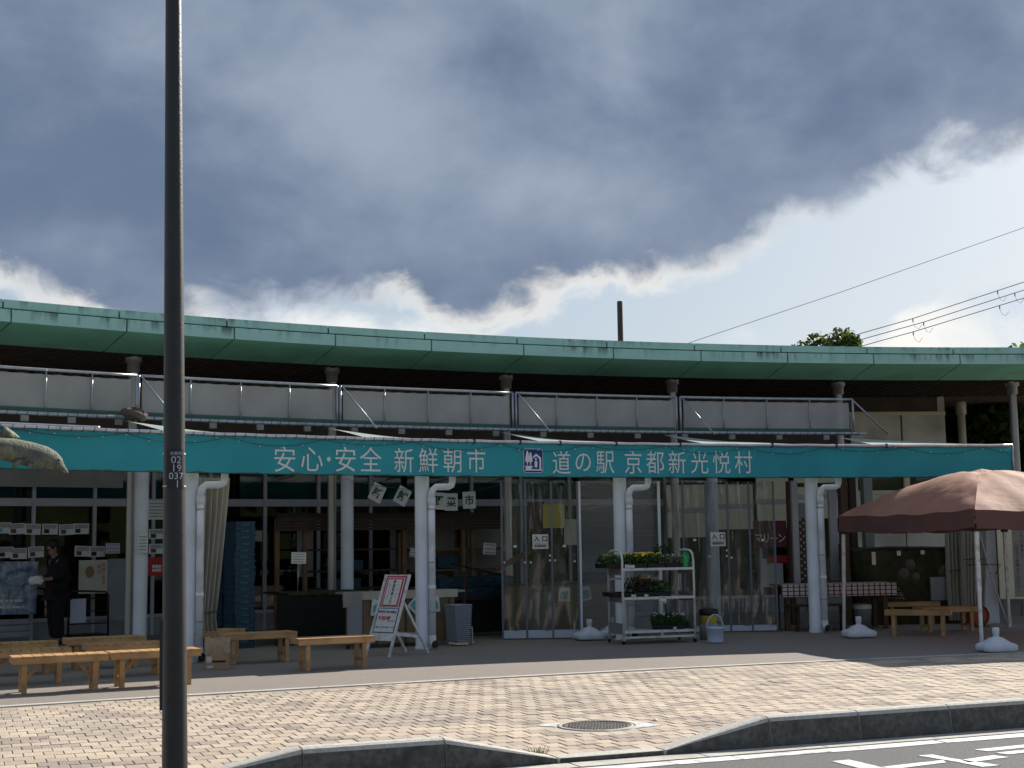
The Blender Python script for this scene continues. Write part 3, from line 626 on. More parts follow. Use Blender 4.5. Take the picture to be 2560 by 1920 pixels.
for cx, top, w_ in ((-.098, .155, .036), (-.048, .130, .034)):
    b.plate([(cx - w_ * .8, -.02), (cx + w_ * .8, -.02), (cx + w_, .01), (cx + .012, top - .02), (cx, top), (cx - .012, top - .02), (cx - w_, .01)], -.024, -.0195, 0, M); b.plate([(cx - .008, -.06), (cx + .008, -.06), (cx + .008, -.018), (cx - .008, -.018)], -.024, -.0195, 0, M)
b.plate([(-.14, -.075), (-.02, -.075), (-.01, -.09), (-.04, -.11), (-.03, -.125), (.14, -.125), (.14, -.145), (-.14, -.145), (-.12, -.115)], -.024, -.0195, 0, M)
b.plate([(-.01, .055), (.045, .105), (.125, .045), (.125, -.128), (.098, -.128), (.098, .03), (.045, .072), (.005, .037)], -.024, -.0195, 0, M)
b.plate([(.022 + .016 * math.cos(k * .785) + .018, .026 + .018 * math.sin(k * .785)) for k in range(8)], -.024, -.0195, 0, M); b.plate(rr(.018, .062, -.10, .0, .012), -.024, -.0195, 0, M)
b.build('emblem_picture', 'emblem_white', em, True)
# awning frame: front and rear pipes, end post, rope lashing, sheets
af = thing('pipe_awning', 'steel pipe awning frame lashed with rope, pale sheets sloping behind the banner', 'awning', arc((B0 + B1) / 2, .3, 2.9))
def arctube(name, d, z, a0, a1, r, m, n=90, parent=None, wob=0.):
    b = MB(); b.tube([arc(a0 + (a1 - a0) * s / n, d, z + wob * math.sin(s * 1.7)) for s in range(n + 1)], r, 8); return b.build(name, m, parent or af, True)
arctube('front_pipe', -.475, 2.962, B0, B1, .0245, 'bright_pipe', wob=.003)
arctube('inner_pipe', -.38, 3.00, B0, ang(250, -.4, 1080), .018, 'galv'); arctube('rear_pipe', 1.12, 3.285, B0, ang(2168, 1.12, 1090), .027, 'galv')
b = MB(); b.tube([arc(B1, -.47, 2.962), arc(B1 - .0004, -.46, 2.45)], .02, 8); b.build('end_post', 'galv', af, True)
def lash(d, z, r, a0, a1, gap):
    b = MB(); ph = a0
    while ph > a1:
        c = arc(ph, d, z); M = Matrix.Translation(c) @ Matrix.Rotation(head(ph), 4, 'Z')
        b.tube([M @ Vector((-.022 + .044 * k / 10, (r + .003) * math.sin(k * .628 * .98), (r + .003) * math.cos(k * .628 * .98))) for k in range(11)], .0042, 5); ph -= gap / (RC + d)
    return b
lash(-.475, 2.962, .0245, B0, ang(1180, -.45, 1100), .145).build('rope_lashing', 'rope', af, True)['kind'] = 'stuff'
lash(1.12, 3.285, .027, B0, ang(2160, 1.12, 1090), .135).build('rope_lashing', 'rope', af, True)['kind'] = 'stuff'
b = MB()
for px in (1185, 1300, 1400, 1540, 1700, 1930, 2090, 2215):
    phi = ang(px, -.475, 1105); b.box(-.012, .012, -.03, .03, 2.925, 2.995, 0, Matrix.Translation(arc(phi, -.475)) @ Matrix.Rotation(head(phi), 4, 'Z'))
b.build('pipe_clip', 'rope', af, True)['kind'] = 'stuff'
bays = [(-260, 340), (345, 842), (850, 1281), (1289, 1690), (1700, 2131)]
for k, (x0, x1) in enumerate(bays):
    a0, a1 = ang(x0, .4, 1080), ang(x1, .4, 1080)
    b = MB(); b.grid(lambda s, q: arc(a0 + (a1 - a0) * (.002 + .996 * s), -.43 + 1.5 * q, 2.986 + (.085 + .17 * max(0, 1 - s * 1.45) ** 1.3) * q + .012 * math.sin(math.pi * q) * math.sin(s * 9 + k)), 20, 6); b.build('awning_sheet', 'awning_sheet', af, True)
    for s in (.0, .33, .66):
        b = MB(); b.tube([arc(a0 + (a1 - a0) * (s + .012), -.44, 2.935), arc(a0 + (a1 - a0) * (s + .0), 1.1, 3.04)], .016, 6); b.build('rafter', 'galv', af, True)
a0, a1 = ang(2135, .2, 1080), B1
b = MB(); b.grid(lambda s, q: arc(a0 + (a1 - a0) * s, -.43 + 1.2 * q * (1 - s * .75), 2.985 + .2 * q * (1 - s)), 12, 4); b.build('awning_sheet', 'awning_sheet', af, True)
for px in range(60, 2140, 118):
    phi = ang(px, 1.1, 1095); M = Matrix.Translation(arc(phi, 1.1, 3.285)) @ Matrix.Rotation(head(phi), 4, 'Z')
    b = MB(); b.box(-.05, .05, -.02, .02, -.11, -.03, 0, M); b.build('hanger_bracket', 'grey_band', af, True)
# mesh screens on the awning roof
slab_ = ('leftmost grey mesh screen over the awning, above the leaping dolphin', 'grey mesh screen over the awning, right behind the lamp pole', 'grey mesh screen above the first half of the banner lettering', 'grey mesh screen above the blue emblem', 'rightmost grey mesh screen, beside the pale upper wall')
for k, (x0, x1) in enumerate(bays):
    D_ = 1.2; a0, a1 = ang(x0, D_, 1020), ang(x1, D_, 1020)
    t = thing('mesh_screen', slab_[k], 'screen', arc((a0 + a1) / 2, D_, 3.3), 0, 'mesh screens on the awning')
    def tb(name, pts, r, m='galv'): bb = MB(); bb.tube(pts, r, 7); return bb.build(name, m, t, True)
    tb('top_rail', [arc(a0 + (a1 - a0) * s / 8, D_, 3.885) for s in range(9)], .021)
    n = 4 if k else 5
    for s in range(n + 1):
        aa = a0 + (a1 - a0) * s / n; tb('upright', [arc(aa, D_ - .015, 3.31), arc(aa, D_ - .015, 3.885)], .020 if s in (0, n) else .011, 'galv')
    b = MB(); b.grid(lambda s, q: arc(a0 + (a1 - a0) * (.02 + .96 * s), D_ + .014 + .016 * math.sin(s * 13 + k) * math.sin(q * 3.1), 3.375 + .455 * q - .008 * (1 if q > .99 else 0) * abs(math.sin(s * math.pi * 12))), 48, 5); b.build('mesh_cloth', 'mesh_fabric', t, True)
    b = MB(); sect(b, [(D_ - .01, 3.30), (D_ - .01, 3.372), (D_ + .03, 3.372), (D_ + .03, 3.30)], a0 - .001, a1 + .001, 6); b.build('hem_board', 'green_strip', t, True)
    b = MB(); m_ = 26
    b.tube([arc(a0 + (a1 - a0) * (.02 + .96 * s / m_), D_ - .005, 3.83 if s % 2 else 3.873) for s in range(m_ + 1)], .004, 4); b.build('lacing', 'rope', t, True)
    tb('brace', [arc(a0 - .0012, D_ - .02, 3.87), arc(a0 - (.05 if k else .02) * .25, D_ - .55, 3.22)], .0125)
    if k == 4: tb('brace', [arc(a1, D_ - .02, 3.87), arc(a1 - .0225, D_ + .02, 3.285)], .015)
# brown lump of tarpaulin on the awning
p = on(337, 1036, .9); b = MB(); random.seed(3)
b.grid(lambda s, q: Vector(((.17 + .03 * math.sin(5 * s * 6.28 + q * 9)) * math.cos(6.283 * s) * math.sin(math.pi * q), .12 * math.sin(6.283 * s) * math.sin(math.pi * q), -.085 * math.cos(math.pi * q) + .018 * math.sin(9 * s + 5 * q) + .03 * math.sin(math.pi * q) * math.cos(6.283 * s) * -1)), 18, 10)
o = b.build('tarpaulin_bundle', 'tarp_brown'); o.location = p; tag(o, 'crumpled brown tarpaulin bundle lying on the awning under the left column', 'tarpaulin')
# string lights along the banner
b = MB(); bulbs = []; ph = B0; k = 0
pts = []
while ph > B1:
    s = (k % 9) / 9; sag = .012 + .105 * (1 - (2 * s - 1) ** 2) * (1 if (k // 9) % 3 != 1 else .6); pt = arc(ph, -.492, 2.945 - sag); pts.append(pt)
    if k % 2 == 0: bulbs.append(pt + Vector((0, -.004, random.choice((-.022, .02, -.015)))))
    ph -= .155 / RC; k += 1
t = thing('string_lights', 'thin dark string of fairy lights sagging across the top of the banner', 'lights', arc((B0 + B1) / 2, -.49, 2.9))
b.tube(pts, .0045, 5); b.build('cable', 'wire', t, True)
b = MB()
for p in bulbs: b.ball(p, .0095, 0, 6, 4)
b.build('bulb', 'glitter', t, True)['kind'] = 'stuff'
# leaping dolphin ornament
P0 = on(80, 1135, -.95); sc_ = P0.y / FPX
t = thing('dolphin_ornament', 'leaping dolphin ornament covered in mossy weathered skin, hung before the banner', 'ornament', P0, head(ang(80, -.95)))
stn = [(-330, -62, 6), (-290, -46, 10), (-240, -30, 16), (-180, -22, 23), (-120, -18, 27), (-80, -12, 28), (-40, -6, 30), (0, 2, 31), (30, 9, 30), (52, 17, 26), (66, 25, 20), (74, 31, 12.5), (82, 38, 8.5), (90, 43.5, 5.5), (94, 46, 1.5)]
b = MB(); n = 18; vs = []
for i, (x, y, r) in enumerate(stn):
    q = stn[min(i + 1, len(stn) - 1)]; o = stn[max(i - 1, 0)]; tx, ty = q[0] - o[0], q[1] - o[1]; L = math.hypot(tx, ty); nx, nz = ty / L, tx / L
    if i == len(stn) - 1: nx, nz = .6, .8
    vs += [Vector(((x + nx * r * math.sin(6.283 * j / n)) * sc_, r * .72 * math.cos(6.283 * j / n) * sc_, (-y + nz * r * math.sin(6.283 * j / n)) * sc_)) for j in range(n)]
b.add(vs, [(i * n + j, (i + 1) * n + j, (i + 1) * n + (j + 1) % n, i * n + (j + 1) % n) for i in range(len(stn) - 1) for j in range(n)] + [tuple(range(n))], 0, True); body_ = b.build('body', 'dolphin', t, fixn=True)
def fin(name, pts, th):
    b = MB(); k = len(pts); vs = [Vector((x * sc_, y * sc_, z * sc_)) for x, y, z in pts]; c = sum(vs, Vector()) / k
    b.add(vs + [c + Vector((0, th * sc_, 0)), c - Vector((0, th * sc_, 0))], [(i, (i + 1) % k, k) for i in range(k)] + [((i + 1) % k, i, k + 1) for i in range(k)], 0, True); b.build(name, 'dolphin', t, fixn=True)
fin('dorsal_fin', [(-30, 0, 40), (-42, 0, 50), (-62, 0, 64), (-80, 0, 68), (-79, 0, 55), (-88, 0, 34)], 5)
fin('flipper', [(-22, -20, -12), (-45, -22, -14), (-62, -26, -38), (-56, -26, -40), (-38, -24, -26)], 3); fin('flipper', [(-2, -18, -22), (-20, -20, -20), (-14, -22, -38), (-4, -22, -30)], 3)
fin('tail_fluke', [(-325, 0, 60), (-345, -40, 90), (-350, -10, 72), (-350, 10, 72), (-345, 40, 90)], 4)
b = MB(); b.ball((63 * sc_, -16 * sc_, -14 * sc_), 3 * sc_); b.build('eye', 'black_plastic', t)

# ================================================================== lamp pole
pb = G(437, 2000); ptop = at(433.5, -120, pb.y - .02); pr = .0765
t = thing('lamp_pole', 'tall dark tapered lamp pole standing at the kerb with a number plate', 'pole', (pb.x, pb.y, 0))
b = MB(); k = 26
b.tube([pb.lerp(ptop, i / k) + Vector((0, 0, 0)) for i in range(k + 1)], [pr - (pr - .0475) * i / k for i in range(k + 1)], 28); b.build('shaft', 'pole_paint', t, True)
b = MB(); b.lathe([(.14, 0), (.14, .02), (.085, .025)], 20, pb); b.build('base_plate', 'pole_paint', t, True)
def polept(py):
    lo, hi = 0., 1.
    for _ in range(40):
        m_ = (lo + hi) / 2; y_ = in_view(pb.lerp(ptop, m_))[1]
        if y_ > py: lo = m_
        else: hi = m_
    return pb.lerp(ptop, lo), pr - (pr - .0475) * lo
p0, r0 = polept(1222); p1, r1 = polept(1124)
b = MB(); view = math.atan2(-pb.y, -pb.x)
b.grid(lambda s, q: (lambda c, r, a: c + Vector((math.cos(a) * r, math.sin(a) * r, 0)))(p0.lerp(p1, q), r0 + (r1 - r0) * q + .0022, view + (s - .36) * 2.05), 16, 1); pl = b.build('number_plate', 'plate_dark', t, True)
def ptext(body, size, py, xo):
    c, r = polept(py); vs, fs = glyphs(body); b = MB()
    b.add([c + Vector((math.cos(view + (v.x * size + xo) / r) * (r + .0045), math.sin(view + (v.x * size + xo) / r) * (r + .0045), v.y * size)) for v in vs], fs); b.build('plate_number', 'paper', pl, True)
ptext('京都府', .024, 1135, .012); ptext('02', .062, 1151, .012); ptext('19', .062, 1171.5, .018); ptext('037', .058, 1191, .012); ptext('1', .062, 1211, .018)
for py in (1135, 1216):
    c, r = polept(py); b = MB()
    for s0, s1 in ((-1.9, -1.05 if py < 1150 else -.7), (.98, 1.5)):
        b.grid(lambda s, q: c + Vector((math.cos(view + s0 + (s1 - s0) * s) * (r + .0035), math.sin(view + s0 + (s1 - s0) * s) * (r + .0035), -.004 + .008 * q)), 6, 1)
    b.build('strap', 'cream_board', t, True)
c0, r = polept(1775); c1, _ = polept(1547); b = MB(); b.bar(c0 + Vector((-r - .004, .02, 0)), c1 + Vector((-r - .003, .02, 0)), .02, .07); b.build('side_plate', 'pole_paint', t, True)

# ================================================================== benches
def make_bench(kind, loc, rz, label):
    t = thing('wooden_bench', label, 'bench', loc, rz, 'wooden benches'); L, W, H = (.98, .36, .385); m = 'pine' if kind == 'slat' else 'pine_long'
    if kind == 'slat':
        n = 9; w_ = L / n
        for i in range(n): b = MB(); b.box(-L / 2 + i * w_ + .005, -L / 2 + (i + 1) * w_ - .005, -W / 2, W / 2, H - .02 + random.uniform(-.001, .001), H); b.build('slat', m, t)
    else:
        for y0, y1 in ((-W / 2, -.004), (.004, W / 2)): b = MB(); b.box(-L / 2, L / 2, y0, y1, H - .02, H); b.build('plank', m, t)
    for y0 in (-W / 2 + .004, W / 2 - .028): b = MB(); b.box(-L / 2 + .004, L / 2 - .004, y0, y0 + .024, H - .078, H - .0205); b.build('apron', m, t)
    for x0 in (-L / 2 + .005, L / 2 - .029): b = MB(); b.box(x0, x0 + .024, -W / 2 + .029, W / 2 - .029, H - .07, H - .0205); b.build('end_rail', m, t)
    ins = .13
    for sx in (-1, 1):
        for sy in (-1, 1):
            x, y = sx * (L / 2 - ins), sy * (W / 2 - .052); b = MB(); b.box(x - .026, x + .026, y - .023, y + .023, 0, H - .0205); b.build('leg', m, t)
        x = sx * (L / 2 - ins); b = MB(); b.box(x - .012, x + .012, -W / 2 + .0755, W / 2 - .0755, .085, .115); b.build('stretcher', m, t)
        if kind == 'slat': b = MB(); b.bar((x - sx * .026, 0, .12), (x - sx * .2, 0, H - .03), .022, .04); b.build('brace', m, t)
    return t
PB = lambda px, py, d=0: (lambda p: (p.x, p.y, 0))(G(px, py))
bs = make_bench('slat', (-4.86, 15.12, 0), R_(25), 'slatted bench at the front left, sunlit top, left one of the end-to-end pair')
clone(bs, (-3.98, 15.60, 0), R_(27), 'slatted bench at the front left, partly behind the lamp pole')
clone(bs, (-5.52, 15.98, 0), R_(24), 'shaded slatted bench behind the front left pair, nearest the left picture edge')
clone(bs, (-6.05, 17.15, 0), R_(24), 'darkest slatted bench at the far left below the standing person')
clone(bs, (-4.62, 16.85, 0), R_(27), 'shaded slatted bench just left of the lamp pole, behind the front pair')
clone(bs, (-5.20, 17.95, 0), R_(27), 'shaded slatted bench at the back, at the foot of the left steel column')
bp = make_bench('plank', (-3.36, 18.45, 0), R_(29), 'plank bench between the cream curtain and the dark stall')
clone(bp, (-2.24, 17.38, 0), R_(27), 'plank bench standing alone left of the leaning sign board')
p = PB(2298, 1588); clone(bp, p, R_(-20), 'plank bench under the tent, turned towards the tent weight')
p = PB(2368, 1578); clone(bp, p, R_(12), 'plank bench under the tent beside the right tent leg')
p = PB(2275, 1560); clone(bp, p, R_(6), 'dim plank bench against the netted pile')
p = arc(ang(560, -.2, 1560), .25); clone(bp, p, R_(60), 'plank bench end poking out behind the cream curtain')

# ================================================================== cardboard box, curtains
p = PB(543, 1672); t = thing('cardboard_box', 'brown cardboard box with paper lining beside the curtain', 'box', p, R_(12)); b = MB(); b.box(-.145, .145, -.11, .11, 0, .30); b.build('carton', 'cardboard', t)
b = MB(); b.grid(lambda s, q: Vector((-.155 + .31 * s, -.118 - .01 * math.sin(s * 9), .385 - .20 * q * (.75 + .22 * math.sin(s * 7 + 1) + .1 * math.sin(s * 17)))), 14, 4, 0, True, True); b.grid(lambda s, q: Vector((-.155 + .31 * s, -.118 + .235 * q, .385 + .02 * math.sin(s * 11) * math.sin(q * 7) - .03 * q)), 14, 6); b.build('paper_lining', 'paper_bag', t)
for x0, x1, z0, z1, m in ((-.13, -.07, .09, .16, 'paper'), (-.12, -.05, .02, .05, 'paper'), (-.06, .10, .085, .11, 'ink')): b = MB(); b.box(x0, x1, -.1125, -.1102, z0, z1); b.build('printed_label', m, t)
def curtain(name, label, p, rz, H_, top, waist, foot, zw, folds=7, mt='curtain_cloth', lean=0.):
    t = thing(name, label, 'curtain', p, rz); b = MB()
    def wd(z):
        u_ = z / H_
        if z < zw: k = z / zw; return foot + (waist - foot) * (k * k * (3 - 2 * k))
        k = (z - zw) / (H_ - zw); return waist + (top - waist) * (k ** .8)
    def f(s, q):
        z = .06 + (H_ - .06) * q; w_ = wd(z); x = (s - .0) * w_ + lean * q; amp = .028 + .02 * math.sin(3 * q)
        return Vector((x, amp * math.sin(s * folds * 6.283 + .7 * math.sin(q * 5)) + .012 * math.sin(s * 31 + q * 3), z))
    b.grid(f, 90, 24); b.build('cloth', mt, t)
    b = MB(); b.tube([(wd(zw) * k / 10, -.07 + .02 * math.sin(k), zw + .01 * k * .2) for k in range(11)], .008, 5); b.build('tie', 'rope', t)
    return t
ph = ang(489, .05, 1400); curtain('tied_curtain', 'cream cloth curtain gathered and tied at the left white post', arc(ph, .12), head(ph), 2.42, .50, .32, .40, .62, 6)
ph = ang(2404, .9, 1400); curtain('tied_curtain', 'brownish cloth curtain gathered beside the right tent leg', arc(ph, .9), head(ph), 2.4, .52, .44, .36, 1.1, 7)
ph = ang(2378, 1.0, 1450); curtain('hanging_cloth', 'pale grey cloth hanging at the right end of the netted pile', arc(ph, 1.15), head(ph), 2.3, .25, .26, .26, .9, 4)
# ================================================================== produce crates
def crate_mesh(mt):
    b = MB(); w_, l_, h = .36, .52, .17
    for x in (-w_ / 2, w_ / 2 - .012): b.box(x, x + .012, -l_ / 2, l_ / 2, 0, h)
    for y in (-l_ / 2, l_ / 2 - .012): b.box(-w_ / 2, w_ / 2, y, y + .012, 0, h)
    b.box(-w_ / 2, w_ / 2, -l_ / 2, l_ / 2, 0, .01)
    for z0, z1, e in ((h - .03, h, .014), (h * .45, h * .52, .007)):
        for x in (-w_ / 2 - e, w_ / 2): b.box(x, x + e, -l_ / 2 - e, l_ / 2 + e, z0, z1)
        for y in (-l_ / 2 - e, l_ / 2): b.box(-w_ / 2 - e, w_ / 2 + e, y, y + e, z0, z1)
    for x in (-.10, -.03, .03, .10): b.box(x - .006, x + .006, -l_ / 2 - .008, -l_ / 2 - .0002, 0, h - .03)
    b.box(-.07, .07, -l_ / 2 - .0165, -l_ / 2 - .0145, h - .07, h - .035, 1)
    o = b.build('crate', [mt, 'crate_teal'], None); return o
cr0 = crate_mesh('crate_blue'); first = True
def put_crate(loc, rz, label, group, s=1.):
    global first
    o = cr0 if first else cr0.copy()
    if not first: COL.objects.link(o)
    first = False; o.location = loc; o.rotation_euler = (0, 0, rz); o.scale = (s, s, s); tag(o, label, 'crate', group)
for px, d, n, lab in ((598, 2.1, 19, 'blue plastic crate in the tall stack right of the cream curtain'), (568, 2.6, 13, 'blue plastic crate in the lower stack half hidden by the cream curtain')):
    ph = ang(px, d, 1450); q = arc(ph, d)
    for k in range(n): put_crate((q.x + random.uniform(-.006, .006), q.y + random.uniform(-.006, .006), .0 + k * .0955), head(ph) + random.uniform(-.02, .02), lab, 'crates in the ' + ('tall' if n > 15 else 'low') + ' stack', .86)
# ================================================================== produce stall inside
t = thing('produce_stall', 'dark wooden produce stall with a slatted roof and shelves under the awning', 'stall', arc(ang(970, 4.6), 4.6))
def rb(name, px0, px1, d0, d1, z0, z1, m, par=None, py=1400):
    a0, a1 = ang(px0, (d0 + d1) / 2, py), ang(px1, (d0 + d1) / 2, py); b = MB(); sect(b, [(d0, z0), (d0, z1), (d1, z1), (d1, z0)], a0, a1, max(1, int(abs(a0 - a1) * 30))); return b.build(name, m, par or t, True)
for k in range(6): rb('roof_board', 690, 1262, 3.7 + k * .17, 3.86 + k * .17, 1.93 - .0 + k * .02, 1.955 + k * .02, 'dark_wood')
for k in range(4): rb('fascia_board', 690, 1262, 3.66, 3.69, 1.74 + k * .052, 1.786 + k * .052, 'dark_wood')
for px in (692, 762, 1010, 1158, 1182, 1262): rb('post', px - 5, px + 5, 3.72, 3.79, 0, 1.93, 'shelf_wood')
for z in (.72, 1.02, 1.38): rb('shelf', 1012, 1262, 3.85, 4.35, z, z + .03, 'shelf_wood'); rb('shelf', 765, 1005, 3.9, 4.4, z + .02, z + .05, 'dark_wood')
rb('back_board', 1014, 1135, 4.45, 4.47, .95, 1.93, 'grey_band'); rb('back_board', 1168, 1262, 4.45, 4.47, .95, 1.93, 'grey_band')
for px in (750, 776, 862, 982): rb('paper_screen', px - 7, px + 7, 4.9, 4.91, .95, 1.75, 'white_frame')
rb('ladder_side', 996, 1001, 3.78, 3.84, .8, 1.7, 'shelf_wood'); 
for k in range(5): rb('ladder_rung', 998, 1012, 3.80, 3.83, .9 + k * .16, .93 + k * .16, 'shelf_wood')
for px0, px1, d, z, lab in ((820, 905, 4.05, 1.07, 'teal produce tray on the upper shelf behind the white inner post'), (818, 895, 4.05, .76, 'blue produce tray on the lower shelf behind the white inner post'), (1090, 1150, 4.0, 1.08, 'teal tray on the shelf right of the downpipe')):
    p0, p1 = arc(ang(px0, d), d), arc(ang(px1, d), d); c = (p0 + p1) / 2; put_crate((c.x, c.y, z), head(ang(px0, d)) + R_(90), lab, None, 1.0)
def counter(name, label, px0, px1, d0, d1, h, top_m, skirt_m, cloth=True):
    t = thing(name, label, 'counter', arc(ang((px0 + px1) / 2, d0), (d0 + d1) / 2))
    rb('top', px0, px1, d0, d1, h - .03, h, top_m, t)
    for dd_ in (d0 + .04, d1 - .08):
        for px in (px0 + 8, px1 - 8): rb('leg', px - 3, px + 3, dd_, dd_ + .05, 0, h - .031, 'dark_wood', t)
    rb('skirt', px0 + 3, px1 - 3, d0 + .015, d0 + .03, .06, h - .035, skirt_m, t); return t
counter('produce_table', 'wide dark green topped produce table in the middle of the stall', 690, 905, 1.9, 3.0, .78, 'net_olive', 'cloth_black')
t = counter('blind_counter', 'counter fronted with a bamboo blind behind the leaning sign board', 862, 1138, .62, 1.35, .80, 'grey_band', 'bamboo')
for s in range(7): rb('blind_seam', 905 + s * 36, 907 + s * 36, .605, .616, .05, .74, 'dark_wood', t)
rb('cloth_edge', 858, 1142, .60, .64, .70, .815, 'curtain_cloth', t); rb('side_cloth', 858, 905, .59, .615, .6, .82, 'grey_band', t)
rb('panel', 868, 905, .595, .61, .08, .60, 'panel_grey', t)
def sheet(name, label, cat, px, py, d, w_, h, tilt, m, art=None, group=None, M_extra=None):
    ph = ang(px, d, py); z = on(px, py, d).z; o = thing(name, label, cat, arc(ph, d, z), head(ph), group); o.rotation_euler = (0, tilt, head(ph))
    b = MB(); b.box(-w_ / 2, w_ / 2, 0, .004, -h / 2, h / 2); b.build('sheet', m, o)
    if art: art(o, w_, h)
    return o
def art_teal(o, w_, h): b = MB(); b.plate([(x * w_, z * h) for x, z in ((-.38, -.30), (.0, -.36), (.36, -.28), (.38, .05), (.30, .22), (.05, .25), (-.2, .20), (-.36, .1))], -.003, -.0005); b.build('drawing', 'poster_teal', o)
for px, py, tl, lab in ((945, 1520, .12, 'white sheet with a teal drawing left of the leaning sign board'), (1042, 1512, .75, 'white sheet with a teal drawing tilted like a diamond by the white post'), (1083, 1511, -.1, 'white sheet with a teal drawing right of the downpipe')):
    sheet('drawing_sheet', lab, 'poster', px, py, .585, .21, .235, tl, 'paper', art_teal, 'teal drawing sheets')
for px, py, tl, lab in ((1411, 1486, .06, 'teal drawing sheet seen through the left clear curtain'), (1463, 1484, -.2, 'teal drawing sheet behind the ribbed plastic panel')): sheet('drawing_sheet', lab, 'poster', px, py, 1.35, .20, .225, tl, 'paper', art_teal, 'teal drawing sheets')
t = counter('blind_counter', 'counter with a blind front seen through the left clear curtain', 1262, 1530, 1.37, 2.1, .84, 'crate_blue', 'bamboo'); rb('panel', 1322, 1378, 1.35, 1.36, .1, .7, 'grey_band', t)
# nested shopping baskets, crates on a table
ph = ang(1156, .2, 1540); t = thing('basket_stack', 'tall stack of nested grey shopping baskets right of the bamboo counter', 'baskets', arc(ph, .35), head(ph) + .1)
for k in range(19):
    b = MB(); z = .06 + k * .0285; w_ = .105 + .002 * k; hh = .11
    vs = [(-w_, -.15, z + .0235), (w_, -.15, z + .0235), (w_, .15, z + .0235), (-w_, .15, z + .0235), (-w_ + .006, -.14, z), (w_ - .006, -.14, z), (w_ - .006, .14, z), (-w_ + .006, .14, z)]
    b.add(vs, [(0, 1, 5, 4)[::-1], (1, 2, 6, 5)[::-1], (2, 3, 7, 6)[::-1], (3, 0, 4, 7)[::-1], (4, 5, 6, 7)[::-1]])
    for y in (-.158, .15): b.box(-w_ - .010, w_ + .010, y, y + .008, z + .013, z + .024)
    for x in (-w_ - .006, w_ - .002): b.box(x, x + .008, -.1495, .1495, z + .014, z + .026)
    b.build('basket', 'basket_grey', t)
b = MB(); b.tube([(.13, -.12, .26), (.165, -.12, .27), (.17, -.12, .06)], .01, 6); b.tube([(-.12, .0, .03), (.15, 0, .03)], .012, 6); b.box(-.1, .1, -.12, .12, .015, .05); b.build('trolley_frame', 'cream_board', t); b = MB(); b.ball((.17, -.12, .035), .032, 0, 8, 6, .5, 1, 1); b.build('caster', 'white_paint', t)
t = counter('produce_table', 'dark produce table carrying blue crates right of the downpipe', 1098, 1262, 2.0, 2.7, .62, 'dark_wood', 'cloth_black')
for k, px in enumerate((1112, 1160, 1208, 1246)):
    ph = ang(px, 2.25); q = arc(ph, 2.3); put_crate((q.x, q.y, .622), head(ph), ('blue crate on the dark table, next to the downpipe', 'blue crate on the dark table, second from the downpipe', 'blue crate on the dark table, third from the downpipe', 'blue crate on the dark table, beside the clear curtain')[k], 'crates on the dark table', .95)
    put_crate((q.x, q.y, .79), head(ph), ('upper blue crate on the dark table, next to the downpipe', 'upper blue crate, second from the downpipe', 'upper blue crate, third from the downpipe', 'upper blue crate beside the clear curtain')[k], 'crates on the dark table', .95)
ph = ang(1205, 1.7); t = thing('display_ramp', 'sloping wooden display ramp left of the clear curtain', 'display', arc(ph, 1.5, 1.0), head(ph)); b = MB(); b.bar((-.5, .25, .18), (.42, .0, -.06), .5, .02); b.build('board', 'cloth_black', t); b = MB(); b.bar((.02, -.30, .08), (.75, -.30, .42), .03, .085); b.build('edge', 'shelf_wood', t)
for x in (-.35, .35): b = MB(); b.box(x - .02, x + .02, .1, .14, -1.0, .05); b.build('leg', 'dark_wood', t)
def lines(o, w_, h, rows=4, m='ink', top=.34, bot=-.34, wid=.8):
    b = MB()
    for k in range(rows):
        z = (top + (bot - top) * k / max(1, rows - 1)) * h; x = -w_ * wid / 2
        while x < w_ * wid / 2 - .004:
            L = random.uniform(.018, .05) * (w_ / .3); x1 = min(x + L, w_ * wid / 2); b.box(x, x1, -.0035, -.0012, z - h * .16 / rows, z + h * .16 / rows); x = x1 + .008 * (w_ / .3)
    b.build('print', 'print_grey' if m == 'ink' else m, o)['kind'] = 'stuff'
o = sheet('price_card', 'white price card on a stick in front of the dark stall shelves', 'sign', 747, 1395, 1.75, .235, .17, .03, 'paper', lambda o, w_, h: lines(o, w_, h, 4)); b = MB(); b.tube([(0, .006, -.08), (0, .006, -.55)], .006, 5); b.build('stick', 'galv', o)
sheet('notice_card', 'white notice taped to the shelf right of the downpipe', 'sign', 1224, 1372, 3.7, .24, .20, .08, 'paper', lambda o, w_, h: lines(o, w_, h, 3))
sheet('notice_card', 'tilted grey notice on the stall shelf left of the downpipe', 'sign', 1036, 1382, 3.7, .16, .15, .2, 'paper', lambda o, w_, h: lines(o, w_, h, 3))
sheet('notice_card', 'dim notice hanging right of the blue crate stack', 'sign', 640, 1340, 4.2, .22, .18, .0, 'grey_band', lambda o, w_, h: lines(o, w_, h, 3))
def art_char(ch): 
    def f(o, w_, h): b = MB(); text(b, ch, h * .62, 0, 0, -.003, 0, 1, None, .02); b.build('letter', 'can_green_dark', o)
    return f
mat('can_green_dark', (.006, .055, .028), None, rough=.7)
for ch, px, py, tl, lab in (('新', 943, 1232, .45, 'tilted letter sheet reading 新, leftmost on the string'), ('鮮', 1006, 1240, .5, 'tilted letter sheet reading 鮮, second on the string'), ('野', 1097, 1252, .05, 'letter sheet reading 野 right of the downpipe'), ('菜', 1128, 1255, .0, 'letter sheet reading 菜 between the other two'), ('市', 1173, 1250, -.02, 'letter sheet reading 市, rightmost on the string')):
    sheet('letter_sheet', lab, 'sign', px, py, 2.9, .235, .29, tl, 'paper', art_char(ch), 'letter sheets strung under the awning')
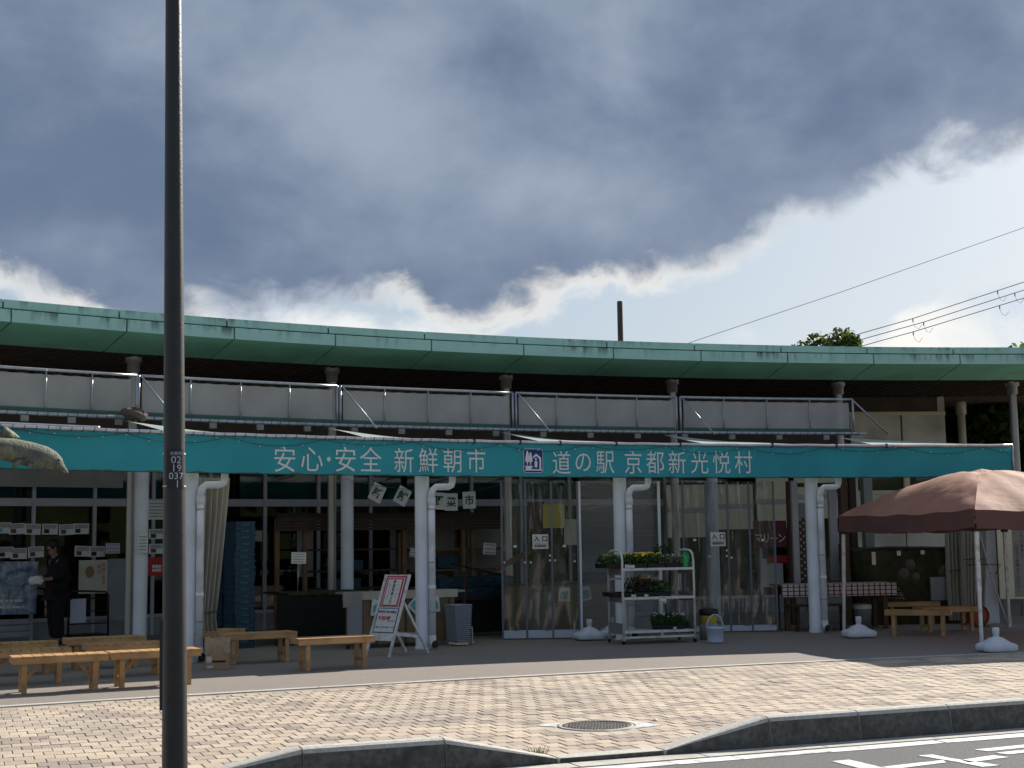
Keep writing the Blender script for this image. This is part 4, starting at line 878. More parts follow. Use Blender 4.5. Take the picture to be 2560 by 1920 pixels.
b = MB(); b.tube([on(px, py, 2.88) for px, py in ((860, 1196), (930, 1213), (1003, 1222), (1060, 1228), (1120, 1232), (1180, 1228), (1240, 1215), (1262, 1205))], .004, 5); o = b.build('hanging_string', 'wire', None); tag(o, 'thin string carrying the letter sheets', 'string')
ph = ang(1040, .05, 1400); t = thing('extension_socket', 'white extension socket hanging on its cord left of the white post', 'socket', arc(ph, -.02, 1.32), head(ph)); b = MB(); b.box(-.022, .022, -.015, .015, -.055, .055); b.build('socket', 'white_paint', t); b = MB(); b.tube([(0, 0, .055), (.003, 0, .5), (.01, .03, 1.1)], .005, 5); b.build('cord', 'cream_board', t)

# ================================================================== leaning sign board (A-frame)
f0, f1 = G(918, 1640), G(968, 1643); rz = R_(-38); mid = (f0 + f1) / 2
t = thing('sign_board', 'white wooden A-frame sign with red framed notice leaning by the post', 'sign', (mid.x, mid.y, 0), rz); wB = .205; TB = .42; HB = 1.08
def bp_(x, s, o=0.): # point on the board plane: x across, s up the slope 0..1, o outwards
    n = Vector((0, -HB, TB)).normalized(); return Vector((x, TB * s, HB * s)) + n * o
for x in (-wB - .012, wB + .012): b = MB(); b.bar(bp_(x, 0), bp_(x, 1), .034, .024, 0, (0, -1, .4)); b.build('front_leg', 'white_paint', t)
def panel(name, x0, x1, s0, s1, o, m, par=None):
    b = MB(); q = [bp_(x, s, oo) for oo in (o, o - .004) for x, s in ((x0, s0), (x1, s0), (x1, s1), (x0, s1))]
    b.add(q, [(0, 1, 2, 3), (7, 6, 5, 4), (0, 4, 5, 1), (1, 5, 6, 2), (2, 6, 7, 3), (3, 7, 4, 0)]); return b.build(name, m, par or t)
panel('board', -wB, wB, .19, 1.0, .0, 'white_paint')
panel('upper_notice', -wB + .02, wB - .02, .60, .985, .006, 'magenta'); panel('upper_inset', -wB + .045, wB - .045, .60, .962, .0105, 'paper'); panel('upper_frame', -wB + .06, wB - .06, .605, .952, .015, 'ink_red'); panel('upper_sheet', -wB + .082, wB - .082, .622, .936, .0195, 'paper')
panel('lower_notice', -wB + .015, wB - .015, .285, .585, .006, 'ink_blue'); panel('lower_sheet', -wB + .028, wB - .028, .294, .576, .0105, 'paper')
nB = Vector((0, -HB, TB)).normalized(); uB = Vector((0, TB, HB)).normalized(); SL = math.hypot(TB, HB)
def bM(s, o): c = bp_(0, s, o); return Matrix(((1, -nB.x, uB.x, c.x), (0, -nB.y, uB.y, c.y), (0, -nB.z, uB.z, c.z), (0, 0, 0, 1)))
M = bM(.78, .0235)
for body, size, x, z, pitch, m, bold in (('野菜売場入口', .052, 0, .143, .057, 'ink', .015), ('（土・日・祝日）', .028, .075, .14, .033, 'magenta', 0), ('（新鮮な地元の野菜）', .022, -.075, .14, .029, 'ink_blue', 0)):
    b = MB(); vtext(b, body, size, x, z, 0, pitch, 0, M, bold); b.build('lettering', m, t)
M = bM(.435, .0145)
for body, size, x, z, m, bold in (('野菜売り場の営業は', .038, 0, .118, 'ink', .015), ('午前9時', .068, -.035, .03, 'ink_red', .015), ('からです', .033, .10, -.01, 'ink', .01), ('ご理解・ご協力をお願いします', .026, 0, -.098, 'ink_blue', .01)):
    b = MB(); text(b, body, size, x, z, 0, 0, .98, M, bold); b.build('lettering', m, t)
for x in (-wB - .0, wB + .0): b = MB(); b.bar((x, .29, .74), (x + .02, .78, 0), .032, .022, 0, (1, 0, 0)); b.build('rear_leg', 'white_paint', t)
b = MB(); b.bar((-wB, .62, .26), (wB, .62, .26), .018, .05); b.build('rear_rail', 'white_paint', t); b = MB(); b.bar((wB + .004, .13, .30), (wB + .012, .60, .24), .012, .045); b.build('side_rail', 'white_paint', t)

# ================================================================== clear vinyl curtains and ribbed panels
def vinyl_set(label, pxs, d0, d1, hz=.11, seed=0):
    pts = [arc(ang(px, d0 + (d1 - d0) * i / (len(pxs) - 1), 1450), d0 + (d1 - d0) * i / (len(pxs) - 1)) for i, px in enumerate(pxs)]
    c = pts[len(pts) // 2]; t = thing('clear_curtain', label, 'curtain', c, 0)
    for i in range(len(pts) - 1):
        p, q = pts[i], pts[i + 1]; e = (q - p); L = e.length; e.normalize(); nrm = Vector((e.y, -e.x, 0)); k = seed + i * 1.7
        def f(s, v):
            z = hz + (2.44 - hz) * v; w_ = .012 * math.sin(s * 5 + k + v * 2.5) + .045 * max(0, v - .45) * math.sin(s * 16 + k * 2 + 2 * v) + .028 * max(0, v - .7) * math.sin(s * 31 + k + 9 * v) + .02 * (1 - v) * math.sin(s * 8 + k * 3 - 4 * v)
            return p + e * (L * s) + nrm * w_ * (4 * s * (1 - s)) + Vector((0, 0, z))
        b = MB(); b.grid(f, 26, 36); b.build('vinyl_sheet', 'vinyl', t, True)
        b = MB(); b.box(0, 0, 0, 0, 0, 0) if False else None
        M = Matrix(((e.x, -nrm.x, 0, p.x), (e.y, -nrm.y, 0, p.y), (0, 0, 1, 0), (0, 0, 0, 1)))
        b = MB(); b.box(.012, L - .012, -.009, .009, .02, hz + .012, 0, M); b.build('weighted_hem', 'hem', t, True)
        b = MB(); b.box(-.017, .017, -.011, .006, .03, 2.44, 0, M); b.build('seam_band', 'seam', t, True)
    M = Matrix(((e.x, -nrm.x, 0, q.x), (e.y, -nrm.y, 0, q.y), (0, 0, 1, 0), (0, 0, 0, 1))); b = MB(); b.box(-.017, .017, -.011, .006, .03, 2.44, 0, M); b.build('seam_band', 'seam', t, True)
    return t
vinyl_set('left set of clear vinyl curtains with an entrance notice', (1256, 1316, 1381, 1447), 1.0, .55, .13, 1.)
vinyl_set('right set of clear vinyl curtains with an entrance notice, behind the bucket', (1652, 1712, 1770, 1824, 1878, 1940), .95, .5, .10, 4.)
for px0, px1, lab in ((1455, 1540, 'ribbed translucent plastic panel left of the white post'), (1572, 1650, 'ribbed translucent plastic panel right of the white post')):
    a0, a1 = ang(px0, .62, 1450), ang(px1, .62, 1450); t = thing('ribbed_panel', lab, 'panel', arc((a0 + a1) / 2, .62)); b = MB()
    b.grid(lambda s, q: arc(a0 + (a1 - a0) * s, .62 + .006 * math.sin(q * 2.4 / .032 * 6.283), .05 + 2.39 * q), 2, 300); b.build('sheet', 'polycarb', t, True)
for px, lab in ((1451, 'thin white upright between the left clear curtain and the ribbed panel'), (1651, 'thin white upright between the ribbed panel and the right clear curtain')):
    p = arc(ang(px, .55, 1420), .55); b = MB(); b.box(-.022, .022, -.022, .022, 0, 2.44); o = b.build('upright', 'white_post'); o.location = p; tag(o, lab, 'post')
def art_entry(o, w_, h): b = MB(); text(b, '入 口', h * .42, 0, h * .2, -.003, 0, 1.15, None, .03); b.build('lettering', 'ink', o); b = MB(); text(b, 'ここからお入り下さい', h * .125, 0, -h * .12, -.003); b.build('lettering', 'ink', o); lines(o, w_, h, 2, 'ink', -.28, -.30, .76)
sheet('entrance_notice', 'white entrance notice on the left clear curtain', 'sign', 1351, 1354, .66, .27, .225, .0, 'paper', art_entry); sheet('entrance_notice', 'white entrance notice on the right clear curtain', 'sign', 1795, 1348, .60, .265, .225, .0, 'paper', art_entry)
for i, (px, py, d) in enumerate(((1288, 1366, .8), (1411, 1365, .6), (1261, 1406, .95), (1313, 1406, .75), (1327, 1406, .74), (1375, 1389, .64), (1375, 1401, .64), (1388, 1401, .63), (1437, 1403, .56), (1737, 1350, .7), (1907, 1350, .52), (1817, 1376, .58), (1817, 1390, .58), (1774, 1391, .6), (1829, 1394, .57))):
    big = i in (0, 1, 9, 10); o = sheet('paper_tab', ('small white tab on the left clear curtain' if px < 1500 else 'small white tab on the right clear curtain'), 'tab', px, py, d, .055 if big else .03, .036 if big else .03, 0, 'paper', None, 'white tabs on the left curtain' if px < 1500 else 'white tabs on the right curtain')
# yellow cloths and goods seen through the left curtain
for px, py, d, w_, h, m, lab in ((1385, 1290, 3.2, .42, .42, 'bucket_yellow', 'yellow cloth hanging dimly behind the left clear curtain'), (1430, 1330, 3.3, .3, .45, 'poster_yellow', 'pale yellow cloth behind the left clear curtain'), (1340, 1290, 3.4, .32, .5, 'noren', 'dark red cloth behind the left clear curtain')):
    sheet('hanging_cloth', lab, 'cloth', px, py, d, w_, h, 0, m)

# ================================================================== flower trolley
c0 = G(1560, 1612); rz = R_(17)
t = thing('flower_trolley', 'white wheeled three shelf trolley carrying trays of flowers', 'trolley', (c0.x, c0.y, 0), rz); TW, TD = 1.13, .58; FT = Matrix.Translation((c0.x, c0.y, 0)) @ Matrix.Rotation(rz, 4, 'Z')
for x in (0, TW):
    b = MB(); b.tube([(x, 0, .09), (x, 0, 1.22), (x, .03, 1.30), (x, .10, 1.345), (x, TD / 2, 1.36), (x, TD - .10, 1.345), (x, TD - .03, 1.30), (x, TD, 1.22), (x, TD, .09)], .0175, 8); b.build('end_frame', 'cart_white', t)
    b = MB(); b.box(x - .006, x + .006, .022, TD - .022, .14, .30); b.build('end_panel', 'cart_panel', t); b = MB(); b.box(x - .006, x + .006, .022, TD - .022, .60, .74); b.build('end_panel', 'cart_panel', t); b = MB(); b.box(x - .006, x + .006, .022, TD - .022, 1.0, 1.18); b.build('end_panel', 'cart_panel', t)
for z in (1.10, .68, .195):
    b = MB(); b.box(.0, TW, -.012, .012, z - .036, z); b.build('shelf_edge', 'cart_white', t); b = MB(); b.box(.0, TW, TD - .012, TD + .012, z - .036, z); b.build('shelf_edge', 'cart_white', t)
    for k in range(7): b = MB(); b.box(.02, TW - .02, .022 + k * .077, .022 + k * .077 + .058, z - .014, z - .003); b.build('shelf_slat', 'cart_white', t)
b = MB(); b.box(0, TW, -.010, .010, .085, .112); b.build('lower_rail', 'cart_white', t); b = MB(); b.box(0, TW * .72, TD - .01, TD + .01, .92, .95); b.build('rear_rail', 'cart_white', t); b = MB(); b.box(TW * .71, TW * .71 + .022, TD - .008, TD + .008, .2, 1.1); b.build('rear_post', 'cart_white', t)
for x in (.0, TW):
    for y in (.0, TD): b = MB(); b.box(x - .02, x + .02, y - .02, y + .02, .055, .09); o = b.build('caster', 'galv', t); b = MB(); b.tube([(x - .013, y + .015, .038), (x + .013, y + .015, .038)], .038, 14); b.build('wheel', 'black_plastic', o)
def plants(mb, x0, x1, y0, y1, z, n, hmin, hmax, ls, leaf=0, petals=None, pn=0, ps=.02):
    for _ in range(n):
        x, y = random.uniform(x0, x1), random.uniform(y0, y1); h = random.uniform(hmin, hmax) * (.6 + .4 * math.sin(math.pi * (x - x0) / (x1 - x0)) ** .5); a = random.random() * 6.283; tl = random.uniform(.2, 1.2); s = ls * random.uniform(.6, 1.3)
        d = Vector((math.cos(a) * math.cos(tl), math.sin(a) * math.cos(tl), math.sin(tl))); sd_ = Vector((-math.sin(a), math.cos(a), 0)) * s * .38; c = Vector((x, y, z + h))
        mb.add([c, c + d * s * .5 + sd_, c + d * s, c + d * s * .5 - sd_], [(0, 1, 2, 3)], leaf)
    for _ in range(pn):
        x, y = random.uniform(x0, x1), random.uniform(y0, y1); c = Vector((x, y, z + hmax * random.uniform(.85, 1.15))); s = ps * random.uniform(.7, 1.2); mb.ball(c, s, random.choice(petals), 7, 4, 1, 1, .6)
def tray(label, x, y, z, w_, d_, n, hmin, hmax, ls, leaf, petals, pn, ps, rot=0., holes=False):
    o = thing('flower_tray', label, 'flower tray', FT @ Vector((x, y, z)), rz + rot, 'trays of flowers on the trolley')
    b = MB(); h = .065; e = .012
    b.add([(-w_ / 2 + e, -d_ / 2 + e, 0), (w_ / 2 - e, -d_ / 2 + e, 0), (w_ / 2 - e, d_ / 2 - e, 0), (-w_ / 2 + e, d_ / 2 - e, 0), (-w_ / 2, -d_ / 2, h), (w_ / 2, -d_ / 2, h), (w_ / 2, d_ / 2, h), (-w_ / 2, d_ / 2, h)], [(3, 2, 1, 0), (0, 1, 5, 4), (1, 2, 6, 5), (2, 3, 7, 6), (3, 0, 4, 7)]); b.build('tray', 'black_plastic', o)
    if n:
        b = MB(); b.box(-w_ / 2 + .01, w_ / 2 - .01, -d_ / 2 + .01, d_ / 2 - .01, .02, h - .012); b.build('soil', 'soil', o)
        b = MB(); plants(b, -w_ / 2, w_ / 2, -d_ / 2, d_ / 2, h - .02, n, hmin, hmax, ls); b.build('foliage', leaf, o)['kind'] = 'stuff'
    if pn:
        b = MB(); plants(b, -w_ / 2 + .01, w_ / 2 - .01, -d_ / 2 + .01, d_ / 2 - .01, h - .02, 0, hmin, hmax, ls, 0, list(range(len(petals))), pn, ps); b.build('blossom', petals, o)['kind'] = 'stuff'
tray('tray of yellow marigolds on the top shelf at the trolley left end', -.07, .30, 1.10, .32, .50, 520, .01, .14, .045, 'leaf_green', ['petal_yellow', 'petal_orange'], 12, .02)
tray('tray of yellow marigolds in the middle left of the top shelf', .25, .27, 1.10, .30, .52, 560, .01, .15, .045, 'leaf_green', ['petal_yellow'], 40, .026)
tray('tray of yellow marigolds in the centre of the top shelf', .55, .27, 1.10, .28, .52, 520, .01, .15, .045, 'leaf_green', ['petal_yellow'], 32, .026)
tray('tray of grey leaved plants with small white flowers on the top shelf', .84, .20, 1.10, .28, .36, 520, .01, .13, .04, 'leaf_grey', ['petal_white'], 16, .013)
tray('tray of tall dark leaved plants at the back of the top shelf', .80, .47, 1.10, .34, .18, 420, .02, .27, .045, 'leaf_dark', ['leaf_dark'], 0, .01)
tray('empty black mesh tray on the middle shelf left end', .05, .30, .68, .34, .5, 0, 0, 0, 0, '', None, 0, 0)
tray('tray of trailing orange flowers on the middle shelf', .34, .24, .68, .32, .46, 620, .01, .22, .045, 'leaf_dark', ['petal_orange', 'petal_yellow'], 7, .02)
tray('tray of green seedlings with orange flowers in the middle shelf centre', .64, .24, .68, .28, .46, 480, .01, .17, .045, 'leaf_green', ['petal_orange'], 6, .017)
tray('tray of white flowers and bright leaves on the bottom shelf', .82, .28, .196, .50, .40, 900, .01, .16, .045, 'leaf_green', ['petal_white'], 34, .018, -.35)
def card(label, x, z, w_, h, tl=.0): o = thing('price_card', label, 'sign', FT @ Vector((x, -.02, z)), rz); o.rotation_euler = (R_(-6), tl, rz); b = MB(); b.box(-w_ / 2, w_ / 2, -.001, .001, -h / 2, h / 2); b.build('card', 'paper', o); lines(o, w_, h, 2)
card('cream price card under the yellow marigolds', .11, 1.125, .15, .055, .08); card('white price card below the middle shelf', .62, .635, .11, .10, .06); card('white price tag on the bottom tray', .80, .215, .05, .04); card('white price tag on the middle shelf, left one', .16, .70, .07, .04); card('white price tag on the middle shelf, right one', .36, .70, .06, .04, .2)
# watering can
o = thing('watering_can', 'bright green plastic watering can on the top shelf', 'watering can', FT @ Vector((1.03, .10, 1.10)), rz - .5)
b = MB(); b.lathe([(.0, 0), (.062, 0), (.068, .01), (.066, .13), (.055, .165), (.035, .19)], 16, (0, 0, 0), 0, 1, .8); b.build('body', 'can_green', o)
b = MB(); b.tube([(-.06, 0, .05), (-.10, 0, .12), (-.125, 0, .21)], [.016, .012, .008], 8); b.build('spout', 'can_green', o)
b = MB(); b.tube([(-.02, 0, .185), (.0, 0, .215), (.045, 0, .20), (.07, 0, .15), (.064, 0, .08)], .011, 8); b.build('handle', 'can_green', o)
# buckets
p = PB(1789, 1607); o = thing('bucket', 'pale blue bucket with a raised handle right of the trolley', 'bucket', p, .2); b = MB(); b.lathe([(0, .004), (.105, .004), (.112, .02), (.125, .205), (.134, .208), (.134, .225), (.124, .228), (.118, .02)], 24); b.build('pail', 'bucket_blue', o); b = MB(); b.tube([(.128 * math.cos(k * .314), 0, .21 + .20 * math.sin(k * .314)) for k in range(11)], .008, 6); b.build('handle', 'bucket_blue', o)
p = PB(1773, 1598); o = thing('bin', 'tall yellow bin with a black bag folded over its rim', 'bin', p, 0); b = MB(); b.lathe([(0, 0), (.11, 0), (.135, .44)], 20); b.build('tub', 'bucket_yellow', o); b = MB(); b.lathe([(.136, .36), (.144, .38), (.148, .44), (.135, .455), (.12, .43)], 20); b.build('bag_rim', 'black_plastic', o); b = MB(); b.lathe([(.112, .0), (.140, .0), (.146, .24), (.128, .24)], 18); b.build('outer_bag', 'grey_band', o)
# plastic water weights
def weight(label, p, rz):
    o = thing('water_weight', label, 'weight', p, rz, 'white plastic tent weights'); b = MB(); prof = [(.0, .012), (.21, .012), (.235, .03), (.235, .085), (.215, .105), (.15, .13), (.115, .165), (.085, .185), (.04, .195), (.04, .215)]
    n = 32; vs = []
    for r, z in prof:
        for j in range(n):
            a = 6.283 * j / n; k = 1 - .16 * max(0, math.cos(4 * a)) * (1 if r > .16 else .2) ; q = (abs(math.cos(a)) ** 5 + abs(math.sin(a)) ** 5) ** (-1 / 5) if r > .12 else 1
            vs.append((r * k * q * math.cos(a), r * k * q * math.sin(a) * .85, z))
    b.add(vs, [(i * n + j, i * n + (j + 1) % n, (i + 1) * n + (j + 1) % n, (i + 1) * n + j) for i in range(len(prof) - 1) for j in range(n)], 0, True); b.build('tank', 'weight_white', o)
    b = MB(); b.lathe([(.036, .20), (.036, .225), (.043, .228), (.045, .30), (.036, .315), (0, .316)], 16); b.build('cap', 'weight_white', o); return o
weight('white plastic water weight between the left clear curtain and the trolley', (PB(1474, 1600)), .3); weight('white plastic water weight half hidden behind the trolley left end', PB(1530, 1592), .2)
# ================================================================== brown tent
FL, BL = G(2455, 1624), G(2110, 1582); ex = (BL - FL).normalized(); nx = Vector((ex.y, -ex.x, 0)); TWd = 3.0
FR, BR = FL + nx * TWd, BL + nx * TWd; ctr = (FL + BL + FR + BR) / 4
t = thing('pop_up_tent', 'low brown pop-up tent with white legs at the right edge', 'tent', ctr)
ZE, ZV, ZA = 1.85, 1.60, 2.50
cor = [FL, FR, BR, BL]
for i, c in enumerate(cor):
    out = (c - ctr).normalized()
    b = MB(); b.bar(c, c - out * .03 + Vector((0, 0, .75)), .042, .042); b.bar(c - out * .03 + Vector((0, 0, .75)), c - out * .06 + Vector((0, 0, 1.72)), .05, .05); b.build('leg', 'white_paint', t, True)
    b = MB(); b.box(-.06, .06, -.06, .06, 0, .012, 0, Matrix.Translation(c)); b.build('foot', 'galv', t, True); b = MB(); b.box(-.045, .045, -.045, .045, 1.56, 1.66, 0, Matrix.Translation(c - out * .06)); b.build('slider', 'black_plastic', t, True)
apex = ctr + Vector((-.14, -.1, ZA))
for i in range(4):
    p, q = cor[i] + Vector((0, 0, ZE)), cor[(i + 1) % 4] + Vector((0, 0, ZE))
    nrm = ((p + q) / 2 - ctr); nrm.z = 0; nrm.normalize()
    def f(s, v):
        base = p.lerp(q, s); pt = base.lerp(apex, v); bulge = .17 * math.sin(math.pi * min(1, v * 1.02)) ** .9 * (.55 + .45 * math.sin(math.pi * s)); pk = -.10 * math.exp(-((v - .86) / .07) ** 2)
        wr = .013 * math.sin(s * 23 + v * 8 + i) * (1 - v) * math.sin(math.pi * s) + .02 * math.exp(-((s - .04) / .05) ** 2) * math.sin(v * 17) * (1 - v) + .02 * math.exp(-((s - .96) / .05) ** 2) * math.sin(v * 15 + 1) * (1 - v)
        sag = -.03 * math.sin(math.pi * s) * (1 - v) ** 3
        return pt + Vector((0, 0, bulge + wr + sag + pk * .35))
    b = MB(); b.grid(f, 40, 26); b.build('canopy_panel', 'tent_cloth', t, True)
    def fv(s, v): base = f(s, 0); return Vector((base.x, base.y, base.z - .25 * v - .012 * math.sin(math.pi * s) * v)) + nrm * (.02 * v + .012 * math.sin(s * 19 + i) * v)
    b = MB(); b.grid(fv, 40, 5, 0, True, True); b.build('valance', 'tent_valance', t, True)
    b = MB(); a_, c_ = cor[i] * .985 + ctr * .015, cor[(i + 1) % 4] * .985 + ctr * .015; m_ = (a_ + c_) / 2; b.bar(a_ + Vector((0, 0, 1.66)), m_ + Vector((0, 0, 1.78)), .025, .012); b.bar(m_ + Vector((0, 0, 1.66)), c_ + Vector((0, 0, 1.78)), .025, .012); b.build('truss_bar', 'white_paint', t, True)
b = MB(); b.tube([ctr + Vector((-.14, -.1, 1.7)), apex - Vector((0, 0, .02))], .02, 8); b.build('centre_post', 'galv', t, True)
weight('white plastic water weight at the rear left tent leg', PB(2148, 1594), .15); weight('white plastic water weight at the front left tent leg', PB(2492, 1630), .15)

# ================================================================== right side under the awning
ph = ang(2282, 1.7, 1450); t = thing('netted_pile', 'large rounded pile under dark netting with white tags behind the benches', 'pile', arc(ph, 1.75), head(ph))
b = MB(); W2 = 1.16
def f(s, q):
    a = 2 * math.pi * s; k = (abs(math.cos(a)) ** 6 + abs(math.sin(a)) ** 6) ** (-1 / 6); r = 1. if q < .7 else max(0., math.cos((q - .7) / .3 * math.pi / 2)) ** .45; z = 1.30 * (q / .72 if q < .72 else 1) + (.03 * math.sin(s * 40) if .5 < q < .8 else 0)
    w_ = 1 + .02 * math.sin(s * 25 + q * 9) + .015 * math.sin(s * 60 - q * 14); return Vector((W2 * k * math.cos(a) * r * w_, .42 * k * math.sin(a) * r * w_, z))
b.grid(f, 72, 22); b.build('netting', 'net_olive', t)
b = MB(); b.tube([(-1.05, -.40, 1.30), (-.6, -.43, 1.325), (.1, -.43, 1.31), (.7, -.43, 1.29), (1.1, -.38, 1.25)], .02, 6); b.build('top_cord', 'rope', t)
for x, z, w_, h in ((-.88, 1.14, .07, .22), (-.42, 1.22, .07, .08), (.02, 1.23, .07, .07), (.52, 1.20, .09, .11), (.74, 1.22, .04, .09)): b = MB(); b.box(x - w_ / 2, x + w_ / 2, -.452, -.447, z - h / 2, z + h / 2); b.build('tag', 'paper', t)
b = MB(); b.box(.12, .60, -.50, -.46, .40, .80); b.build('grey_board', 'panel_grey', t)
for x, z, r in ((-.33, .86, .13), (-.10, .80, .11), (-.20, 1.02, .12), (.45, .88, .16)): b = MB(); b.ball((x, -.36, z), r, 0, 12, 8, 1, .75, 1); b.build('bundle', 'tarp_brown', t)
# plaid table
ph = ang(2085, .6, 1450); q = arc(ph, .75); t = thing('plaid_table', 'long table with red and white plaid cloth beside the right white post', 'table', q, head(ph) - .08); b = MB(); b.box(-.95, 1.0, -.32, .32, .715, .745); b.build('table_top', 'grey_band', t)
for x in (-.85, .85):
    for y in (-.26, .2): b = MB(); b.box(x - .035, x + .035, y, y + .06, 0, .714); b.build('leg', 'brown_timber', t)
def plaid(mb, x0, x1, f, nx_, nz_):
    for i in range(nx_):
        for j in range(nz_):
            s0, s1, v0, v1 = i / nx_, (i + 1) / nx_, j / nz_, (j + 1) / nz_; m = 1 if (i % 4 == 0 or j % 4 == 1) else 0
            mb.add([f(s0, v0), f(s1, v0), f(s1, v1), f(s0, v1)], [(0, 1, 2, 3)], m)
b = MB(); plaid(b, 0, 1, lambda s, v: Vector((-.97 + 1.99 * s, -.335 - .012 * math.sin(s * 12), .748 - .20 * (1 - v))), 80, 12); plaid(b, 0, 1, lambda s, v: Vector((-.97 + 1.99 * s, -.335 + .67 * v, .749)), 80, 28)
plaid(b, 0, 1, lambda s, v: Vector((1.02 + .02 * (1 - v) + .13 * (1 - v) * (1 - s), -.335 + .67 * s, .748 - .27 * (1 - v))), 28, 12); b.build('plaid_cloth', ['plaid_white', 'plaid_red'], t)
b = MB(); b.box(-.9, .1, -.6, -.3, .40, .43); [b.box(x - .025, x + .025, -.5, -.42, 0, .40) for x in (-.75, 0.0)]; o = b.build('dark_bench', 'dark_wood'); o.location = q; o.rotation_euler = (0, 0, head(ph) - .08); tag(o, 'dark low bench in front of the plaid table', 'bench')
p = PB(2158, 1570); o = thing('bin', 'dark grey bin with a white bag under the plaid table end', 'bin', p); b = MB(); b.lathe([(0, 0), (.125, 0), (.15, .36)], 18); b.build('tub', 'panel_grey', o); b = MB(); b.lathe([(.153, .32), (.16, .37), (.13, .40), (.10, .37)], 11); b.build('bag', 'paper', o)
# timber posts, lattice, hanging cloth sign
for px, d, w_, z1, m, lab in ((1978, 1.9, .09, 2.5, 'brown_timber', 'dark brown timber post left of the lattice'), (2112, 1.6, .13, 2.6, 'brown_timber', 'thick brown timber post right of the downpipe'), (2135, 2.4, .12, 2.6, 'dark_wood', 'dark timber post behind the tent corner'), (2172, 3.0, .17, 2.6, 'grey_band', 'grey square pillar against the pale wall panels')):
    p = arc(ang(px, d, 1380), d); b = MB(); b.box(-w_ / 2, w_ / 2, -w_ / 2, w_ / 2, 0, z1); o = b.build('timber_post', m); o.location = p; o.rotation_euler = (0, 0, head(ang(px, d))); tag(o, lab, 'post')
a0, a1 = ang(1972, 1.9, 1220), ang(2118, 1.9, 1220); b = MB(); sect(b, [(1.86, 2.40), (1.86, 2.47), (1.94, 2.47), (1.94, 2.40)], a0, a1); o = b.build('timber_beam', 'dark_wood'); tag(o, 'dark timber beam above the lattice', 'beam')
p = arc(ang(1990, 1.7, 1380), 1.7); b = MB(); b.box(-.055, .055, -.03, .03, .62, 2.5); o = b.build('frame_upright', 'white_frame'); o.location = p; o.rotation_euler = (0, 0, head(ang(1990, 1.7))); tag(o, 'white door upright left of the lattice', 'post')
for px, lab in ((2085, 'white door upright right of the downpipe'),): p = arc(ang(px, 2.2, 1380), 2.2); b = MB(); b.box(-.075, .075, -.03, .03, .75, 2.5); o = b.build('frame_upright', 'white_frame'); o.location = p; o.rotation_euler = (0, 0, head(ang(px, 2.2))); tag(o, lab, 'post')
ph = ang(2012, 2.0, 1400); t = thing('lattice_panel', 'brown diamond lattice panel left of the right white post', 'lattice', arc(ph, 2.0, .75), head(ph)); b = MB(); b.box(-.16, .16, .02, .025, 0, 1.12); b.build('backing', 'paper', t)
lw = .32; lh = 1.1; stp = .115; k = -int(lh / stp) - 1
while k * stp < lw:
    for sgn in (1, -1):
        x0 = k * stp; pts = []
        z0 = max(0, -x0); z1 = min(lh, lw - x0)
        if z1 > z0 + .02:
            xa, xb = x0 + z0, x0 + z1; 
            if sgn < 0: xa, xb = lw - xa, lw - xb
            b = MB(); b.bar((xa - lw / 2, -.006 * sgn, z0), (xb - lw / 2, -.006 * sgn, z1), .034, .010, 0, (0, 1, 0)); b.build('slat', 'brown_timber', t)
    k += 1
b = MB(); b.box(-.16, .16, -.02, .02, 1.121, 1.37); b.build('head_board', 'panel_grey', t)
def art_noren(o, w_, h):
    for k, ch in enumerate('マリーン'): b = MB(); text(b, ch, h * .40, (k - 1.5) * .145, -h * .16, -.004, 0, .86); b.build('letter', 'paper', o)
sheet('shop_curtain', 'dark red hanging cloth sign with white lettering by the right clear curtain', 'sign', 1925, 1335, 1.75, .62, .46, 0, 'noren', art_noren)
sheet('red_notice', 'red and white notice board below the dark red cloth sign', 'sign', 1945, 1398, 2.2, .42, .14, 0, 'red_sign'); sheet('red_notice', 'small red notice by the brown timber post', 'sign', 2098, 1390, 2.3, .12, .17, 0, 'red_sign'); sheet('red_notice', 'red sign reading KI high behind the downpipe', 'sign', 2090, 1222, 2.3, .2, .16, 0, 'red_sign', lambda o, w_, h: (lambda b: (text(b, 'KI', .13, -.01, 0, -.003), b.build('lettering', 'poster_yellow', o)))(MB()))
for px, py, w_, h, lab in ((1932, 1432, .4, .5, 'crumpled pale sheet behind the end of the clear curtain'), (2098, 1345, .16, .2, 'white paper beside the brown timber post')): sheet('paper_sheet', lab, 'paper', px, py, 2.5, w_, h, 0, 'paper')
# cream boards before the right bays, sunlit brightness put into their pale colour
for px0, px1, z0, z1, lab in ((1665, 1770, 1.55, 2.6, 'cream board behind the first panels of the right clear curtain'), (1780, 1880, 1.7, 2.6, 'cream board behind the notice of the right clear curtain'), (1890, 1970, 1.72, 2.75, 'cream board above the dark red cloth sign'), (1985, 2100, 1.9, 2.75, 'cream board above the lattice panel')):
    a0, a1 = ang(px0, 5.6, 1250), ang(px1, 5.6, 1250)
    t = thing('cream_board', lab, 'board', arc((a0 + a1) / 2, 5.6, z0)); b = MB(); sect(b, [(5.55, z0), (5.55, z1), (5.6, z1), (5.6, z0)], a0, a1, 2); b.build('board', 'cream_board', t, True)
    b = MB(); sect(b, [(5.52, (z0 + z1) / 2 - .03), (5.52, (z0 + z1) / 2 + .06), (5.545, (z0 + z1) / 2 + .06), (5.545, (z0 + z1) / 2 - .03)], a0, a1, 2); b.build('rail', 'white_frame', t, True)
ph = ang(2440, .3, 1560); t = thing('hose_reel', 'round orange cable reel on the ground by the right tent leg', 'reel', arc(ph, .25), head(ph) + .25)
